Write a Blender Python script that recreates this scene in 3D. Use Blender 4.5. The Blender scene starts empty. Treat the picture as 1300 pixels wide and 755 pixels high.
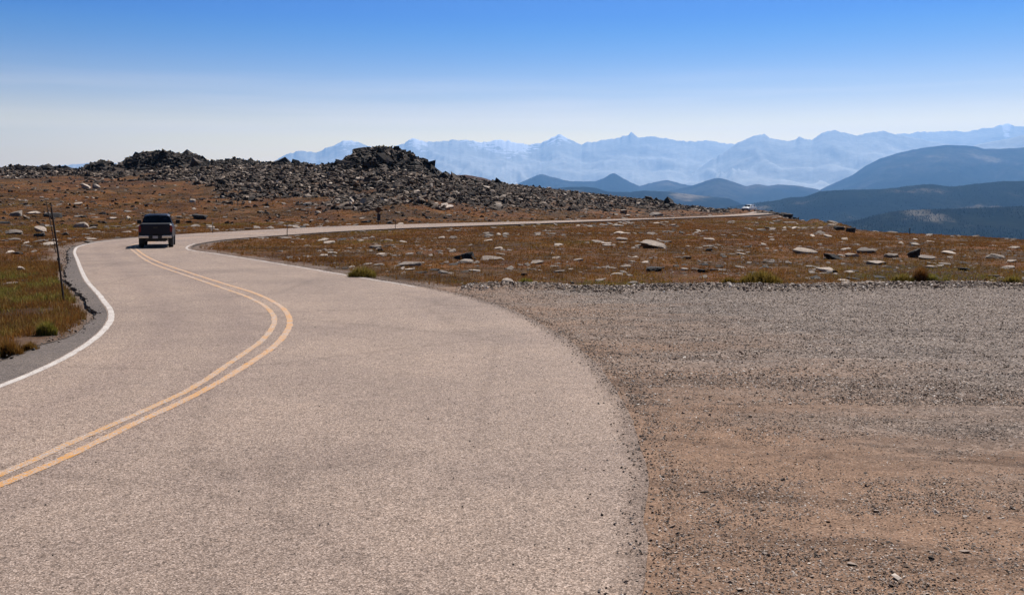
import bpy, math, random
import numpy as np
from mathutils import Vector, Matrix

C = bpy.context.scene
COL = C.collection
rng = np.random.default_rng(7)
random.seed(7)

# ------------------------------------------------------------------ camera, sky, sun, exposure
EYE = 2.6            # metres above the road
F = 1300.0           # focal length in units of the photograph's pixels
HX, HY = 650.0, 255.0  # principal column and eye level row
cd = bpy.data.cameras.new('camera'); cam = bpy.data.objects.new('camera', cd); COL.objects.link(cam)
cam.location = (0, 0, EYE); cam.rotation_euler = (math.radians(90), 0, 0)
cd.sensor_width = 36.0; cd.lens = 36.0; cd.shift_y = -(377.5 - HY) / 1300.0
cd.clip_start = 0.1; cd.clip_end = 300000
C.camera = cam

SUN_EL, SUN_AZ = math.radians(50), math.radians(24)
w = bpy.data.worlds.new('World'); C.world = w; w.use_nodes = True
nt = w.node_tree; nt.nodes.clear()
def N(nt, t, **k):
    n = nt.nodes.new(t)
    for a, b in k.items(): setattr(n, a, b)
    return n
def ramp(nt, stops, fac=None, interp='LINEAR'):
    r = N(nt, 'ShaderNodeValToRGB'); r.color_ramp.interpolation = interp
    e = r.color_ramp.elements
    while len(e) < len(stops): e.new(0.5)
    for x, (p, c) in zip(e, stops):
        x.position = p; x.color = tuple(c) + (1,) if len(c) == 3 else c
    if fac is not None: nt.links.new(fac, r.inputs[0])
    return r
L = nt.links.new
out = N(nt, 'ShaderNodeOutputWorld'); bg = N(nt, 'ShaderNodeBackground')
sky = N(nt, 'ShaderNodeTexSky', sky_type='NISHITA', sun_disc=False, sun_elevation=SUN_EL, sun_rotation=SUN_AZ,
        altitude=3000, air_density=1.0, dust_density=0.6, ozone_density=2.0)
tc = N(nt, 'ShaderNodeTexCoord'); sep = N(nt, 'ShaderNodeSeparateXYZ'); L(tc.outputs['Generated'], sep.inputs[0])
SKY_STOPS = [(0, (2.2, 1.35, .58)), (.035, (2.8, 1.55, .51)), (.055, (3.3, 1.80, .51)), (.068, (3.35, 1.80, .53)), (.082, (2.3, 1.30, .54)), (.097, (1.5, .96, .565)), (.118, (.86, .69, .59)),
             (.139, (.40, .48, .59)), (.160, (.15, .37, .60)), (.178, (.03, .26, .62)), (.22, (.03, .22, .60)), (.40, (.42, .46, .50)), (1, (.55, .52, .48))]
SKY_STOPS = [(a, tuple(q / 3.4 for q in b)) for a, b in SKY_STOPS]
rp = ramp(nt, SKY_STOPS, sep.outputs['Z'], 'B_SPLINE')
mul = N(nt, 'ShaderNodeMix', data_type='RGBA', blend_type='MULTIPLY'); mul.inputs[0].default_value = 1
boost = N(nt, 'ShaderNodeVectorMath', operation='SCALE'); boost.inputs['Scale'].default_value = 3.4; L(rp.outputs[0], boost.inputs[0])
L(sky.outputs[0], mul.inputs[6]); L(boost.outputs[0], mul.inputs[7])
# thin streaks of cirrus low over the far range
mp = N(nt, 'ShaderNodeMapping'); mp.inputs['Scale'].default_value = (1.6, 1.6, 34); L(tc.outputs['Generated'], mp.inputs[0])
cn = N(nt, 'ShaderNodeTexNoise'); cn.inputs['Scale'].default_value = 2.2; cn.inputs['Detail'].default_value = 5
L(mp.outputs[0], cn.inputs['Vector'])
cr = ramp(nt, [(0.45, (0, 0, 0)), (0.8, (1, 1, 1))], cn.outputs[0])
cm = ramp(nt, [(0.03, (1, 1, 1)), (0.05, (.7, .7, .7)), (0.09, (.35, .35, .35)), (0.13, (0, 0, 0))], sep.outputs['Z'])
cmul = N(nt, 'ShaderNodeMath', operation='MULTIPLY'); L(cr.outputs[0], cmul.inputs[0]); L(cm.outputs[0], cmul.inputs[1])
cm2 = N(nt, 'ShaderNodeMath', operation='MULTIPLY'); L(cmul.outputs[0], cm2.inputs[0]); cm2.inputs[1].default_value = 0.55
cmix = N(nt, 'ShaderNodeMix', data_type='RGBA'); L(cm2.outputs[0], cmix.inputs[0]); L(mul.outputs[2], cmix.inputs[6])
cmix.inputs[7].default_value = (17, 13, 9, 1)
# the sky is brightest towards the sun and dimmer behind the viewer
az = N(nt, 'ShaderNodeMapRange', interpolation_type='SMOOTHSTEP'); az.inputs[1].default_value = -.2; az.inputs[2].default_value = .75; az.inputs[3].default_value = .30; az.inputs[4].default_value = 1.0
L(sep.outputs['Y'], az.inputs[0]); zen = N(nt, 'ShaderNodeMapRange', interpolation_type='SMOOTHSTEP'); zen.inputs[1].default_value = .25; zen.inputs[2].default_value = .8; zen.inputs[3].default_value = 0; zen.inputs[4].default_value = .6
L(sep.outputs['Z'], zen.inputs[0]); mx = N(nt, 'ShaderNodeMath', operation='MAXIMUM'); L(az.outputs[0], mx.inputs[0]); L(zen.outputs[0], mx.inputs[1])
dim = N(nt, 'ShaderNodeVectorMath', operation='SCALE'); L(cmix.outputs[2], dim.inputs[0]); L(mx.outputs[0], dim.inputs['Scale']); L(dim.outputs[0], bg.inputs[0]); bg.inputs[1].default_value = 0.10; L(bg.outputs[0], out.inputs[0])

sd = bpy.data.lights.new('sun', 'SUN'); sun = bpy.data.objects.new('sun', sd); COL.objects.link(sun)
sd.energy = 5.0; sd.angle = math.radians(0.5); sd.color = (1.0, 0.94, 0.87)
S = Vector((math.sin(SUN_AZ) * math.cos(SUN_EL), math.cos(SUN_AZ) * math.cos(SUN_EL), math.sin(SUN_EL)))
sun.rotation_euler = S.to_track_quat('Z', 'Y').to_euler(); sun.location = (60, 60, 120)

C.view_settings.view_transform = 'Standard'; C.view_settings.look = 'None'
C.view_settings.exposure = 0.6; C.view_settings.gamma = 1; C.view_settings.use_curve_mapping = False
C.render.engine = 'CYCLES'
cy = C.cycles; cy.max_bounces = 5; cy.diffuse_bounces = 2; cy.glossy_bounces = 2; cy.transmission_bounces = 2; cy.volume_bounces = 0
cy.use_denoising = True; cy.sample_clamp_indirect = 5; cy.use_adaptive_sampling = True; cy.adaptive_threshold = 0.01
cy.caustics_reflective = False; cy.caustics_refractive = False

# ------------------------------------------------------------------ numpy noise
def _hash(ix, iy, seed):
    n = (ix.astype(np.int64) * 374761393 + iy.astype(np.int64) * 668265263 + seed * 1442695041) & 0xffffffff
    n = ((n ^ (n >> 13)) * 1274126177) & 0xffffffff
    return ((n ^ (n >> 16)) & 0xffff) / 65535.0
def vnoise(x, y, seed=0):
    x = np.asarray(x, float); y = np.asarray(y, float)
    ix = np.floor(x); iy = np.floor(y); fx = x - ix; fy = y - iy
    fx = fx * fx * (3 - 2 * fx); fy = fy * fy * (3 - 2 * fy)
    a = _hash(ix, iy, seed); b = _hash(ix + 1, iy, seed); c = _hash(ix, iy + 1, seed); d = _hash(ix + 1, iy + 1, seed)
    return (a * (1 - fx) + b * fx) * (1 - fy) + (c * (1 - fx) + d * fx) * fy
def fbm(x, y, seed=0, octv=4):
    s = 0; a = .5; t = 0
    for k in range(octv):
        s = s + a * vnoise(np.asarray(x) * 2 ** k + 17.3 * k, np.asarray(y) * 2 ** k - 9.1 * k, seed + k); t += a; a *= .5
    return s / t
def sstep(a, b, x):
    t = np.clip((np.asarray(x, float) - a) / (b - a), 0, 1); return t * t * (3 - 2 * t)

# ------------------------------------------------------------------ plan of the place
def G(px, py, z=0.0):
    Y = (EYE - z) * F / (py - HY); return ((px - HX) * Y / F, Y)
def catmull(P, step=0.5):
    P = [np.array(p, float) for p in P]; o = []
    for i in range(len(P) - 1):
        p0 = P[i - 1] if i else 2 * P[0] - P[1]; p1, p2 = P[i], P[i + 1]
        p3 = P[i + 2] if i + 2 < len(P) else 2 * P[-1] - P[-2]
        n = max(2, int(np.linalg.norm(p2 - p1) / step))
        d1 = np.linalg.norm(p1 - p0) ** .5 + 1e-9; d2 = np.linalg.norm(p2 - p1) ** .5 + 1e-9; d3 = np.linalg.norm(p3 - p2) ** .5 + 1e-9
        m1 = d2 * ((p1 - p0) / d1 - (p2 - p0) / (d1 + d2) + (p2 - p1) / d2) * 1.0
        m2 = d2 * ((p2 - p1) / d2 - (p3 - p1) / (d2 + d3) + (p3 - p2) / d3)
        m1 = (p2 - p1) + d2 * ((p1 - p0) / d1 - (p2 - p0) / (d1 + d2)); m2 = (p2 - p1) + d2 * ((p3 - p2) / d3 - (p3 - p1) / (d2 + d3))
        for k in range(n):
            t = k / n; t2 = t * t; t3 = t2 * t
            o.append((2 * t3 - 3 * t2 + 1) * p1 + (t3 - 2 * t2 + t) * m1 + (-2 * t3 + 3 * t2) * p2 + (t3 - t2) * m2)
    o.append(P[-1]); return np.array(o)
def resample(P, step):
    s = np.r_[0, np.cumsum(np.linalg.norm(np.diff(P, axis=0), axis=1))]
    n = max(2, int(s[-1] / step)); q = np.linspace(0, s[-1], n + 1)
    return np.stack([np.interp(q, s, P[:, 0]), np.interp(q, s, P[:, 1])], 1)
LEFT = resample(catmull([(-20, -14), (-13.4, -6), (-10.2, 0), (-8.6, 5), (-7.6, 9.5), (-7.2, 14.4), (-7.7, 18.3), (-8.9, 22.5), (-11.0, 27.2),
                (-13.8, 33), (-19.2, 45), (-22.3, 52), (-24.7, 58.3), (-26.1, 65), (-26.2, 71), (-25.2, 77.5), (-22.9, 86), (-20.2, 93.5),
                (-16, 102.5), (-10, 110), (-.9, 120), (15.5, 141), (27.4, 158), (42, 187), (52, 220), (63, 252)]), .25)
RIGHT = resample(catmull([(-15, -21), (-7.5, -10), (-1.9, -2.5), (-.1, 3), (.84, 6.5), (1.08, 8.2), (1.27, 9.8), (1.42, 12.7), (1.13, 18.3), (-.25, 25), (-2.1, 29.6),
                (-5.1, 34.8), (-10.5, 43.9), (-14.4, 50.2), (-16.8, 54), (-18.2, 58.3), (-19.0, 63.5), (-18.9, 69), (-17.0, 76.5), (-14.0, 86),
                (-9.2, 95.5), (-.8, 107.5), (15.0, 132), (26.1, 150.5), (44.5, 180), (56, 214), (68, 248)]), .25)
def frac(P, q):
    s = np.r_[0, np.cumsum(np.linalg.norm(np.diff(P, axis=0), axis=1))]; s /= s[-1]
    return np.stack([np.interp(q, s, P[:, 0]), np.interp(q, s, P[:, 1])], 1)
def normals(P):
    t = np.gradient(P, axis=0); t /= np.linalg.norm(t, axis=1)[:, None] + 1e-9
    return np.stack([-t[:, 1], t[:, 0]], 1)          # to the left of travel
# paved shoulder outside the left edge line
def shoulder_w(y):
    return .24 + .72 * np.exp(-((y - 15.5) / 4.2) ** 2) + .25 * np.exp(-((y - 36) / 8) ** 2)
LN = normals(LEFT)
_sw = shoulder_w(LEFT[:, 1]) + (fbm(LEFT[:, 1] * 1.3, LEFT[:, 0], 5, 3) - .5) * .34
LEFT_OUT = LEFT + LN * _sw[:, None]
RN = normals(RIGHT)
RIGHT = RIGHT - RN * ((fbm(RIGHT[:, 1] * 1.7, RIGHT[:, 0] * 1.7, 9, 4) - .5) * .10)[:, None]
POLY = np.concatenate([resample(LEFT_OUT, .6), resample(RIGHT, .6)[::-1]])

def road_dist(x, y):
    """signed distance to the pavement, negative on it"""
    x = np.asarray(x, float).ravel(); y = np.asarray(y, float).ravel(); d = np.full(x.shape, 1e9); ins = np.zeros(x.shape, bool)
    A = POLY; B = np.roll(POLY, -1, 0)
    for (ax, ay), (bx, by) in zip(A, B):
        vx, vy = bx - ax, by - ay
        t = np.clip(((x - ax) * vx + (y - ay) * vy) / (vx * vx + vy * vy + 1e-12), 0, 1)
        d = np.minimum(d, (x - ax - t * vx) ** 2 + (y - ay - t * vy) ** 2)
        if ay != by:
            ins ^= ((ay > y) != (by > y)) & (x < vx * (y - ay) / vy + ax)
    d = np.sqrt(d); return np.where(ins, -d, d)
def gravel_edge(x):     # far edge of the gravel pull-out
    return 31.2 + (fbm(np.asarray(x) * .35, np.asarray(x) * 0, 21, 5) - .5) * 2.6 + np.clip(np.asarray(x), 0, 60) * .01
def right_of_road(x, y):
    yy = np.clip(y, RIGHT[0, 1], 31); xr = np.interp(yy, RIGHT[:160, 1] if RIGHT[159, 1] > 31 else RIGHT[:220, 1], RIGHT[:160, 0] if RIGHT[159, 1] > 31 else RIGHT[:220, 0])
    return x > xr
def in_gravel(x, y, m=0.0):
    return right_of_road(x, y) & (y < gravel_edge(x) - m) & (x < 38 - m) & (y > -18)

# crest of the plateau as seen around the viewpoint: column, crest row, distance of crest, distance of the hill's foot
SK = np.array([
 (-900, 225, 260, 80), (-400, 216, 260, 80), (0, 217, 262, 92), (60, 216.5, 262, 96), (110, 219, 255, 100), (150, 219, 250, 104), (200, 216, 245, 107), (262, 211, 240, 110),
 (300, 209, 235, 112), (330, 210, 232, 114), (400, 211.5, 228, 116), (430, 210, 222, 117), (460, 208, 215, 118), (500, 209, 208, 120), (535, 214, 204, 121),
 (560, 226, 205, 122), (600, 229.5, 212, 125), (640, 234, 220, 129), (700, 240.5, 225, 136), (780, 250, 232, 150), (850, 260, 238, 166), (920, 267.3, 246, 196),
 (950, 270.2, 262, 232), (978, 270.6, 255, 225), (1002, 277.5, 175, 140), (1040, 284, 122, 90), (1087, 293.5, 98, 70), (1155, 297, 90, 62), (1238, 301, 84, 55), (1300, 305, 78, 50), (1700, 312, 74, 50), (3000, 330, 74, 50)], float)
def col(x, y):
    a = np.arctan2(x, y); a = np.clip(a, -1.2, 1.2); return HX + F * np.tan(a)
def terr0(x, y):
    x = np.asarray(x, float); y = np.asarray(y, float)
    c = col(x, y); ca = np.cos(np.clip(np.arctan2(x, y), -1.2, 1.2)); Y = np.hypot(x, y) * ca
    D = np.interp(c, SK[:, 0], SK[:, 2]); R = np.interp(c, SK[:, 0], SK[:, 1]); Ft = np.interp(c, SK[:, 0], SK[:, 3])
    zc = EYE - (R - HY) * D / F
    t = np.clip((Y - Ft) / (D - Ft), 0, 1); sm = t * t * (3 - 2 * t)
    z = zc * (.45 * sm + .55 * t * sstep(0, .25, t))
    e = np.clip(Y - D, 0, None)
    z = z - np.where(e < 300, e * e * .0007 + e * .05, 63 + 15 + (e - 300) * .30)
    z = np.maximum(z, -420 - 60 * sstep(2000, 9000, Y) )
    return z, t, Y, c
def terrain_z(x, y, rd=None):
    x = np.asarray(x, float); y = np.asarray(y, float); sh = x.shape
    z, t, Y, c = terr0(x, y)
    near = np.hypot(x, y) < 330
    if rd is None:
        rd = np.full(x.size, 50.0); m = near.ravel()
        if m.any(): rd[m] = road_dist(x.ravel()[m], y.ravel()[m])
        rd = rd.reshape(sh)
    g = in_gravel(x, y, -.3) & near
    away = sstep(.4, 5, rd) * np.where(g, 0, 1)
    b = (fbm(x * .12, y * .12, 31, 4) - .5) * .55 + (fbm(x * .9, y * .9, 35, 3) - .5) * .16
    big = (fbm(x * .035, y * .035, 41, 3) - .5) * 2.6 * sstep(.15, .5, t) * (1 - sstep(.8, 1.0, t))
    fade = (1 - sstep(300, 900, Y))
    z = z + (b * np.clip(.25 + t * 1.5, 0, 1.2) * (1 - .8 * sstep(.75, 1, t)) * away + big * (z > -1)) * fade
    far = sstep(600, 4000, Y)
    z = z + far * (fbm(x / 2500, y / 2500, 55, 4) - .5) * 90
    z = z - .06 * (1 - sstep(.0, .5, rd)) - np.where(g, .10, 0)
    return z
def hit(px, py):
    """walk out along a sight line until it meets the land"""
    Y = np.concatenate([np.linspace(5, 60, 500), np.linspace(60.2, 300, 1400)])
    X = (px - HX) * Y / F; Z = EYE - (py - HY) * Y / F
    T = terrain_z(X, Y, np.full(Y.shape, 6.0)); k = np.argmax(T >= Z)
    if T[k] < Z[k]:
        k = int(np.argmin(Z - T))
    return X[k], Y[k], T[k]

# ------------------------------------------------------------------ mesh helpers
def mesh_obj(name, V, Fc, mat, parent=None, smooth=False, attrs=None, link=True):
    V = np.asarray(V, np.float32); me = bpy.data.meshes.new(name)
    if isinstance(Fc, np.ndarray):
        k = Fc.shape[1]; n = len(Fc)
        me.vertices.add(len(V)); me.vertices.foreach_set('co', V.ravel())
        me.loops.add(n * k); me.loops.foreach_set('vertex_index', Fc.astype(np.int32).ravel())
        me.polygons.add(n); me.polygons.foreach_set('loop_start', np.arange(0, n * k, k, dtype=np.int32))
        me.update(calc_edges=True)
    else:
        me.from_pydata(V.tolist(), [], Fc)
    me.polygons.foreach_set('use_smooth', np.full(len(me.polygons), smooth, bool))
    for k, v in (attrs or {}).items():
        a = me.attributes.new(k, 'FLOAT', 'POINT'); a.data.foreach_set('value', np.asarray(v, np.float32))
    me.materials.append(mat); me.update()
    o = bpy.data.objects.new(name, me)
    if link: COL.objects.link(o)
    if parent: o.parent = parent
    return o
def tag(o, label=None, cat=None, group=None, kind=None):
    if label: o['label'] = label
    if cat: o['category'] = cat
    if group: o['group'] = group
    if kind: o['kind'] = kind
    return o
def empty(name, loc, rz=0, label=None, cat=None, group=None):
    o = bpy.data.objects.new(name, None); COL.objects.link(o); o.location = loc; o.rotation_euler = (0, 0, rz); o.empty_display_size = .3
    return tag(o, label, cat, group)
def grid_faces(nr, nc):
    i = np.arange(nr - 1)[:, None] * nc + np.arange(nc - 1)[None]; i = i.ravel()
    return np.stack([i, i + 1, i + nc + 1, i + nc], 1)

# ------------------------------------------------------------------ materials
def material(name, rough=.9, spec=.3):
    m = bpy.data.materials.new(name); m.use_nodes = True; nt = m.node_tree; nt.nodes.clear()
    o = N(nt, 'ShaderNodeOutputMaterial'); b = N(nt, 'ShaderNodeBsdfPrincipled')
    b.inputs['Roughness'].default_value = rough; b.inputs['Specular IOR Level'].default_value = spec
    nt.links.new(b.outputs[0], o.inputs[0]); return m, nt, b
def coords(nt, scale=None, kind='Object'):
    t = N(nt, 'ShaderNodeTexCoord')
    if kind == 'World':
        t = N(nt, 'ShaderNodeNewGeometry'); s = t.outputs['Position']
    else: s = t.outputs[kind]
    if scale:
        m = N(nt, 'ShaderNodeMapping'); m.inputs['Scale'].default_value = scale; nt.links.new(s, m.inputs[0]); s = m.outputs[0]
    return s
def noise(nt, vec, scale, detail=4, rough=.55, out=0, dist=0):
    n = N(nt, 'ShaderNodeTexNoise'); n.inputs['Scale'].default_value = scale; n.inputs['Detail'].default_value = detail
    n.inputs['Roughness'].default_value = rough; n.inputs['Distortion'].default_value = dist; nt.links.new(vec, n.inputs['Vector']); return n.outputs[out]
def vor(nt, vec, scale, out='Color', feature='F1'):
    n = N(nt, 'ShaderNodeTexVoronoi', feature=feature); n.inputs['Scale'].default_value = scale; nt.links.new(vec, n.inputs['Vector']); return n.outputs[out]
def mix(nt, a, b, f, mode='MIX'):
    m = N(nt, 'ShaderNodeMix', data_type='RGBA', blend_type=mode)
    for s, v in ((0, f), (6, a), (7, b)):
        if isinstance(v, (int, float)): m.inputs[s].default_value = v
        elif isinstance(v, tuple): m.inputs[s].default_value = v + (1,) if len(v) == 3 else v
        else: nt.links.new(v, m.inputs[s])
    return m.outputs[2]
def math_(nt, op, a, b=None):
    m = N(nt, 'ShaderNodeMath', operation=op)
    for s, v in ((0, a), (1, b)):
        if v is None: continue
        if isinstance(v, (int, float)): m.inputs[s].default_value = v
        else: nt.links.new(v, m.inputs[s])
    return m.outputs[0]
def bump(nt, bsdf, h, strength=.5, dist=.02):
    b = N(nt, 'ShaderNodeBump'); b.inputs['Strength'].default_value = strength; b.inputs['Distance'].default_value = dist
    nt.links.new(h, b.inputs['Height']); nt.links.new(b.outputs[0], bsdf.inputs['Normal']); return b
def bw(nt, c):
    n = N(nt, 'ShaderNodeRGBToBW'); nt.links.new(c, n.inputs[0]); return n.outputs[0]
def simple(name, colr, rough=.6, metal=0, spec=.5, coat=0):
    m, nt, b = material(name, rough, spec)
    n = noise(nt, coords(nt), 6, 3)
    c = mix(nt, tuple(x * .88 for x in colr), tuple(min(1, x * 1.1) for x in colr), n); nt.links.new(c, b.inputs['Base Color'])
    b.inputs['Metallic'].default_value = metal; b.inputs['Coat Weight'].default_value = coat; b.inputs['Coat Roughness'].default_value = .08
    return m

# asphalt: sun-bleached chip seal
def asphalt(name, lo, mid, hi, edge=1.0):
    m, nt, b = material(name, .93, .25); p = coords(nt)
    v = bw(nt, vor(nt, p, 95)); base = ramp(nt, [(.12, lo), (.34, tuple(q * .86 for q in mid)), (.60, tuple(q * 1.08 for q in mid)), (.86, hi)], v).outputs[0]
    v2 = bw(nt, vor(nt, p, 42)); base = mix(nt, base, ramp(nt, [(.12, (.38, .36, .35)), (.34, (1, 1, 1)), (.80, (1, 1, 1)), (.92, (1.3, 1.25, 1.2))], v2).outputs[0], .7, 'MULTIPLY')
    n1 = noise(nt, p, .22, 5, .6); base = mix(nt, base, ramp(nt, [(.3, (.76, .75, .77)), (.5, (.97, .96, .96)), (.7, (1.14, 1.12, 1.09))], n1).outputs[0], .9, 'MULTIPLY')
    n2 = noise(nt, p, 3.2, 5, .65); base = mix(nt, base, ramp(nt, [(.3, (.86, .86, .86)), (.7, (1.08, 1.08, 1.08))], n2).outputs[0], .8, 'MULTIPLY')
    # darker wheel paths and patchy stains follow the lanes
    a = N(nt, 'ShaderNodeAttribute', attribute_name='across').outputs['Fac']
    wp = ramp(nt, [(0, (.93,) * 3), (.10, (1,) * 3), (.17, (.86, .85, .87)), (.27, (1,) * 3), (.36, (.87, .86, .88)), (.45, (1,) * 3), (.6, (1.0,) * 3), (.68, (.93,) * 3), (.76, (1,) * 3), (.88, (.93,) * 3), (1, (1.02,) * 3)], a).outputs[0]
    base = mix(nt, base, wp, .8, 'MULTIPLY')
    ew = math_(nt, 'ADD', a, math_(nt, 'MULTIPLY', math_(nt, 'SUBTRACT', noise(nt, p, 7, 5, .75), .5), .05))
    base = mix(nt, base, ramp(nt, [(0, (1, 1, 1)), (.975, (1, 1, 1)), (.986, (.66, .63, .61)), (1, (.42, .39, .38))], ew).outputs[0], edge * .6, 'MULTIPLY')
    # long thin sealed cracks
    cw = mix(nt, p, N(nt, 'ShaderNodeTexNoise').outputs[1], 0.0)
    d = vor(nt, p, .16, 'Distance', 'DISTANCE_TO_EDGE')
    dn = math_(nt, 'ADD', d, math_(nt, 'MULTIPLY', math_(nt, 'SUBTRACT', noise(nt, p, 2.5, 5, .7), .5), .10))
    ck = ramp(nt, [(0, (.55, .53, .52)), (.006, (.6, .58, .57)), (.014, (1, 1, 1))], dn).outputs[0]
    base = mix(nt, base, ck, .28, 'MULTIPLY')
    nt.links.new(base, b.inputs['Base Color'])
    h = math_(nt, 'ADD', vor(nt, p, 95, 'Distance'), noise(nt, p, 40, 3)); bump(nt, b, h, .55, .006)
    return m
M_ROAD = asphalt('bleached_asphalt', (.08, .056, .042), (.264, .196, .155), (.52, .41, .34))
M_SHOULDER = asphalt('dark_shoulder_asphalt', (.05, .042, .037), (.115, .092, .080), (.24, .20, .175))

def paint(name, c1, c2, wear):
    m, nt, b = material(name, .75, .35); p = coords(nt)
    n = noise(nt, p, 26, 5, .75); n3 = noise(nt, p, 2.2, 4, .6)
    f = math_(nt, 'ADD', n, math_(nt, 'MULTIPLY', math_(nt, 'SUBTRACT', n3, .5), .7))
    f = math_(nt, 'ADD', f, math_(nt, 'MULTIPLY', math_(nt, 'SUBTRACT', bw(nt, vor(nt, p, 60)), .5), .42))
    k = ramp(nt, [(wear - .04, (0, 0, 0)), (wear + .16, (1, 1, 1))], f).outputs[0]
    v = bw(nt, vor(nt, p, 95)); asp = ramp(nt, [(0, (.17, .145, .13)), (.5, (.34, .28, .25)), (1, (.55, .48, .43))], v).outputs[0]
    c = mix(nt, c1, c2, noise(nt, p, 9, 4)); c = mix(nt, asp, c, math_(nt, 'MULTIPLY', bw(nt, k), .88)); nt.links.new(c, b.inputs['Base Color'])
    bump(nt, b, vor(nt, p, 95, 'Distance'), .4, .005); return m
M_YELLOW = paint('worn_yellow_paint', (.54, .235, .018), (.48, .21, .022), .43)
M_YELLOW2 = paint('faded_yellow_paint', (.52, .235, .022), (.45, .205, .028), .455)
M_WHITE = paint('worn_white_paint', (.62, .575, .53), (.50, .455, .41), .43)
M_WHITE2 = paint('faded_white_paint', (.58, .53, .48), (.48, .43, .38), .5)

# alpine meadow: rust, straw and olive turf over dark soil
def meadow_color(nt, p):
    n = noise(nt, p, .10, 5, .6); n2 = noise(nt, p, .9, 5, .65); n3 = noise(nt, p, 7, 4, .7)
    c = ramp(nt, [(.34, (.050, .022, .009)), (.43, (.150, .050, .011)), (.49, (.19, .080, .019)), (.55, (.058, .040, .014)), (.61, (.085, .034, .013)), (.70, (.14, .075, .026))], n).outputs[0]
    d = ramp(nt, [(.34, (.036, .021, .012)), (.44, (.080, .036, .014)), (.55, (.14, .066, .022)), (.70, (.20, .115, .05))], n2).outputs[0]
    c = mix(nt, c, d, .5)
    c = mix(nt, c, ramp(nt, [(.36, (.42, .42, .42)), (.50, (.95, .93, .92)), (.66, (1.25, 1.2, 1.1))], noise(nt, p, .33, 5, .7)).outputs[0], .8, 'MULTIPLY')
    return mix(nt, c, ramp(nt, [(.28, (.35, .33, .33)), (.5, (.95, .95, .95)), (.72, (1.35, 1.35, 1.3))], n3).outputs[0], .75, 'MULTIPLY')
m, nt, b = material('alpine_meadow', .95, .1); p = coords(nt, kind='World')
c = meadow_color(nt, p)
c = mix(nt, c, ramp(nt, [(.38, (.38, .36, .36)), (.50, (.85, .84, .84)), (.62, (1.2, 1.15, 1.1))], noise(nt, coords(nt, (1, .6, 1), 'World'), .16, 6, .75)).outputs[0], .8, 'MULTIPLY')
tal = N(nt, 'ShaderNodeAttribute', attribute_name='talus').outputs['Fac']
rc = ramp(nt, [(.3, (.05, .042, .038)), (.5, (.11, .088, .074)), (.7, (.20, .17, .145))], noise(nt, p, 1.6, 5, .75)).outputs[0]
c = mix(nt, c, rc, math_(nt, 'MULTIPLY', tal, .75))
ver = N(nt, 'ShaderNodeAttribute', attribute_name='verge').outputs['Fac']
soil = ramp(nt, [(.3, (.10, .065, .045)), (.5, (.19, .135, .105)), (.7, (.30, .235, .195))], noise(nt, p, 9, 5, .8)).outputs[0]
c = mix(nt, c, soil, ver)
# forested valley far below the plateau
low = N(nt, 'ShaderNodeAttribute', attribute_name='valley').outputs['Fac']
fc = ramp(nt, [(.35, (.007, .010, .007)), (.58, (.014, .018, .011)), (.64, (.09, .08, .055))], noise(nt, p, .0016, 6, .6)).outputs[0]
c = mix(nt, c, fc, low)
nt.links.new(c, b.inputs['Base Color']); bump(nt, b, noise(nt, p, 5, 6, .75), .8, .22); M_MEADOW = m

m, nt, b = material('turf_blades', .8, .15); p = coords(nt, kind='World')
gr = N(nt, 'ShaderNodeAttribute', attribute_name='green').outputs['Fac']
isl = N(nt, 'ShaderNodeNewGeometry').outputs['Random Per Island']
dry = ramp(nt, [(0, (.14, .046, .010)), (.3, (.25, .088, .018)), (.6, (.33, .145, .030)), (.85, (.27, .145, .040)), (1, (.46, .30, .11))], isl).outputs[0]
grn = ramp(nt, [(0, (.07, .085, .014)), (.5, (.16, .165, .028)), (.8, (.29, .25, .050)), (1, (.48, .36, .12))], isl).outputs[0]
c = mix(nt, dry, grn, gr)
c = mix(nt, c, meadow_color(nt, p), math_(nt, 'SUBTRACT', .62, math_(nt, 'MULTIPLY', gr, .4))); nt.links.new(c, b.inputs['Base Color'])
tr = N(nt, 'ShaderNodeBsdfTranslucent'); nt.links.new(c, tr.inputs[0]); ms = N(nt, 'ShaderNodeMixShader'); ms.inputs[0].default_value = .45
nt.links.new(b.outputs[0], ms.inputs[1]); nt.links.new(tr.outputs[0], ms.inputs[2]); nt.links.new(ms.outputs[0], [q for q in nt.nodes if q.type == 'OUTPUT_MATERIAL'][0].inputs[0]); M_GRASS = m

# gravel pull-out: grey crushed stone, tan dirt where wheels have worn it
m, nt, b = material('gravel_ground', .95, .15); p = coords(nt, kind='World')
v = bw(nt, vor(nt, p, 34)); v2 = bw(nt, vor(nt, p, 75))
gry = ramp(nt, [(0, (.03, .025, .022)), (.3, (.11, .087, .074)), (.7, (.225, .178, .150)), (1, (.50, .42, .36))], v).outputs[0]
tan = ramp(nt, [(0, (.055, .036, .025)), (.3, (.185, .112, .073)), (.8, (.265, .167, .112)), (1, (.46, .34, .255))], v2).outputs[0]
sx = N(nt, 'ShaderNodeSeparateXYZ'); nt.links.new(p, sx.inputs[0])
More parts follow.
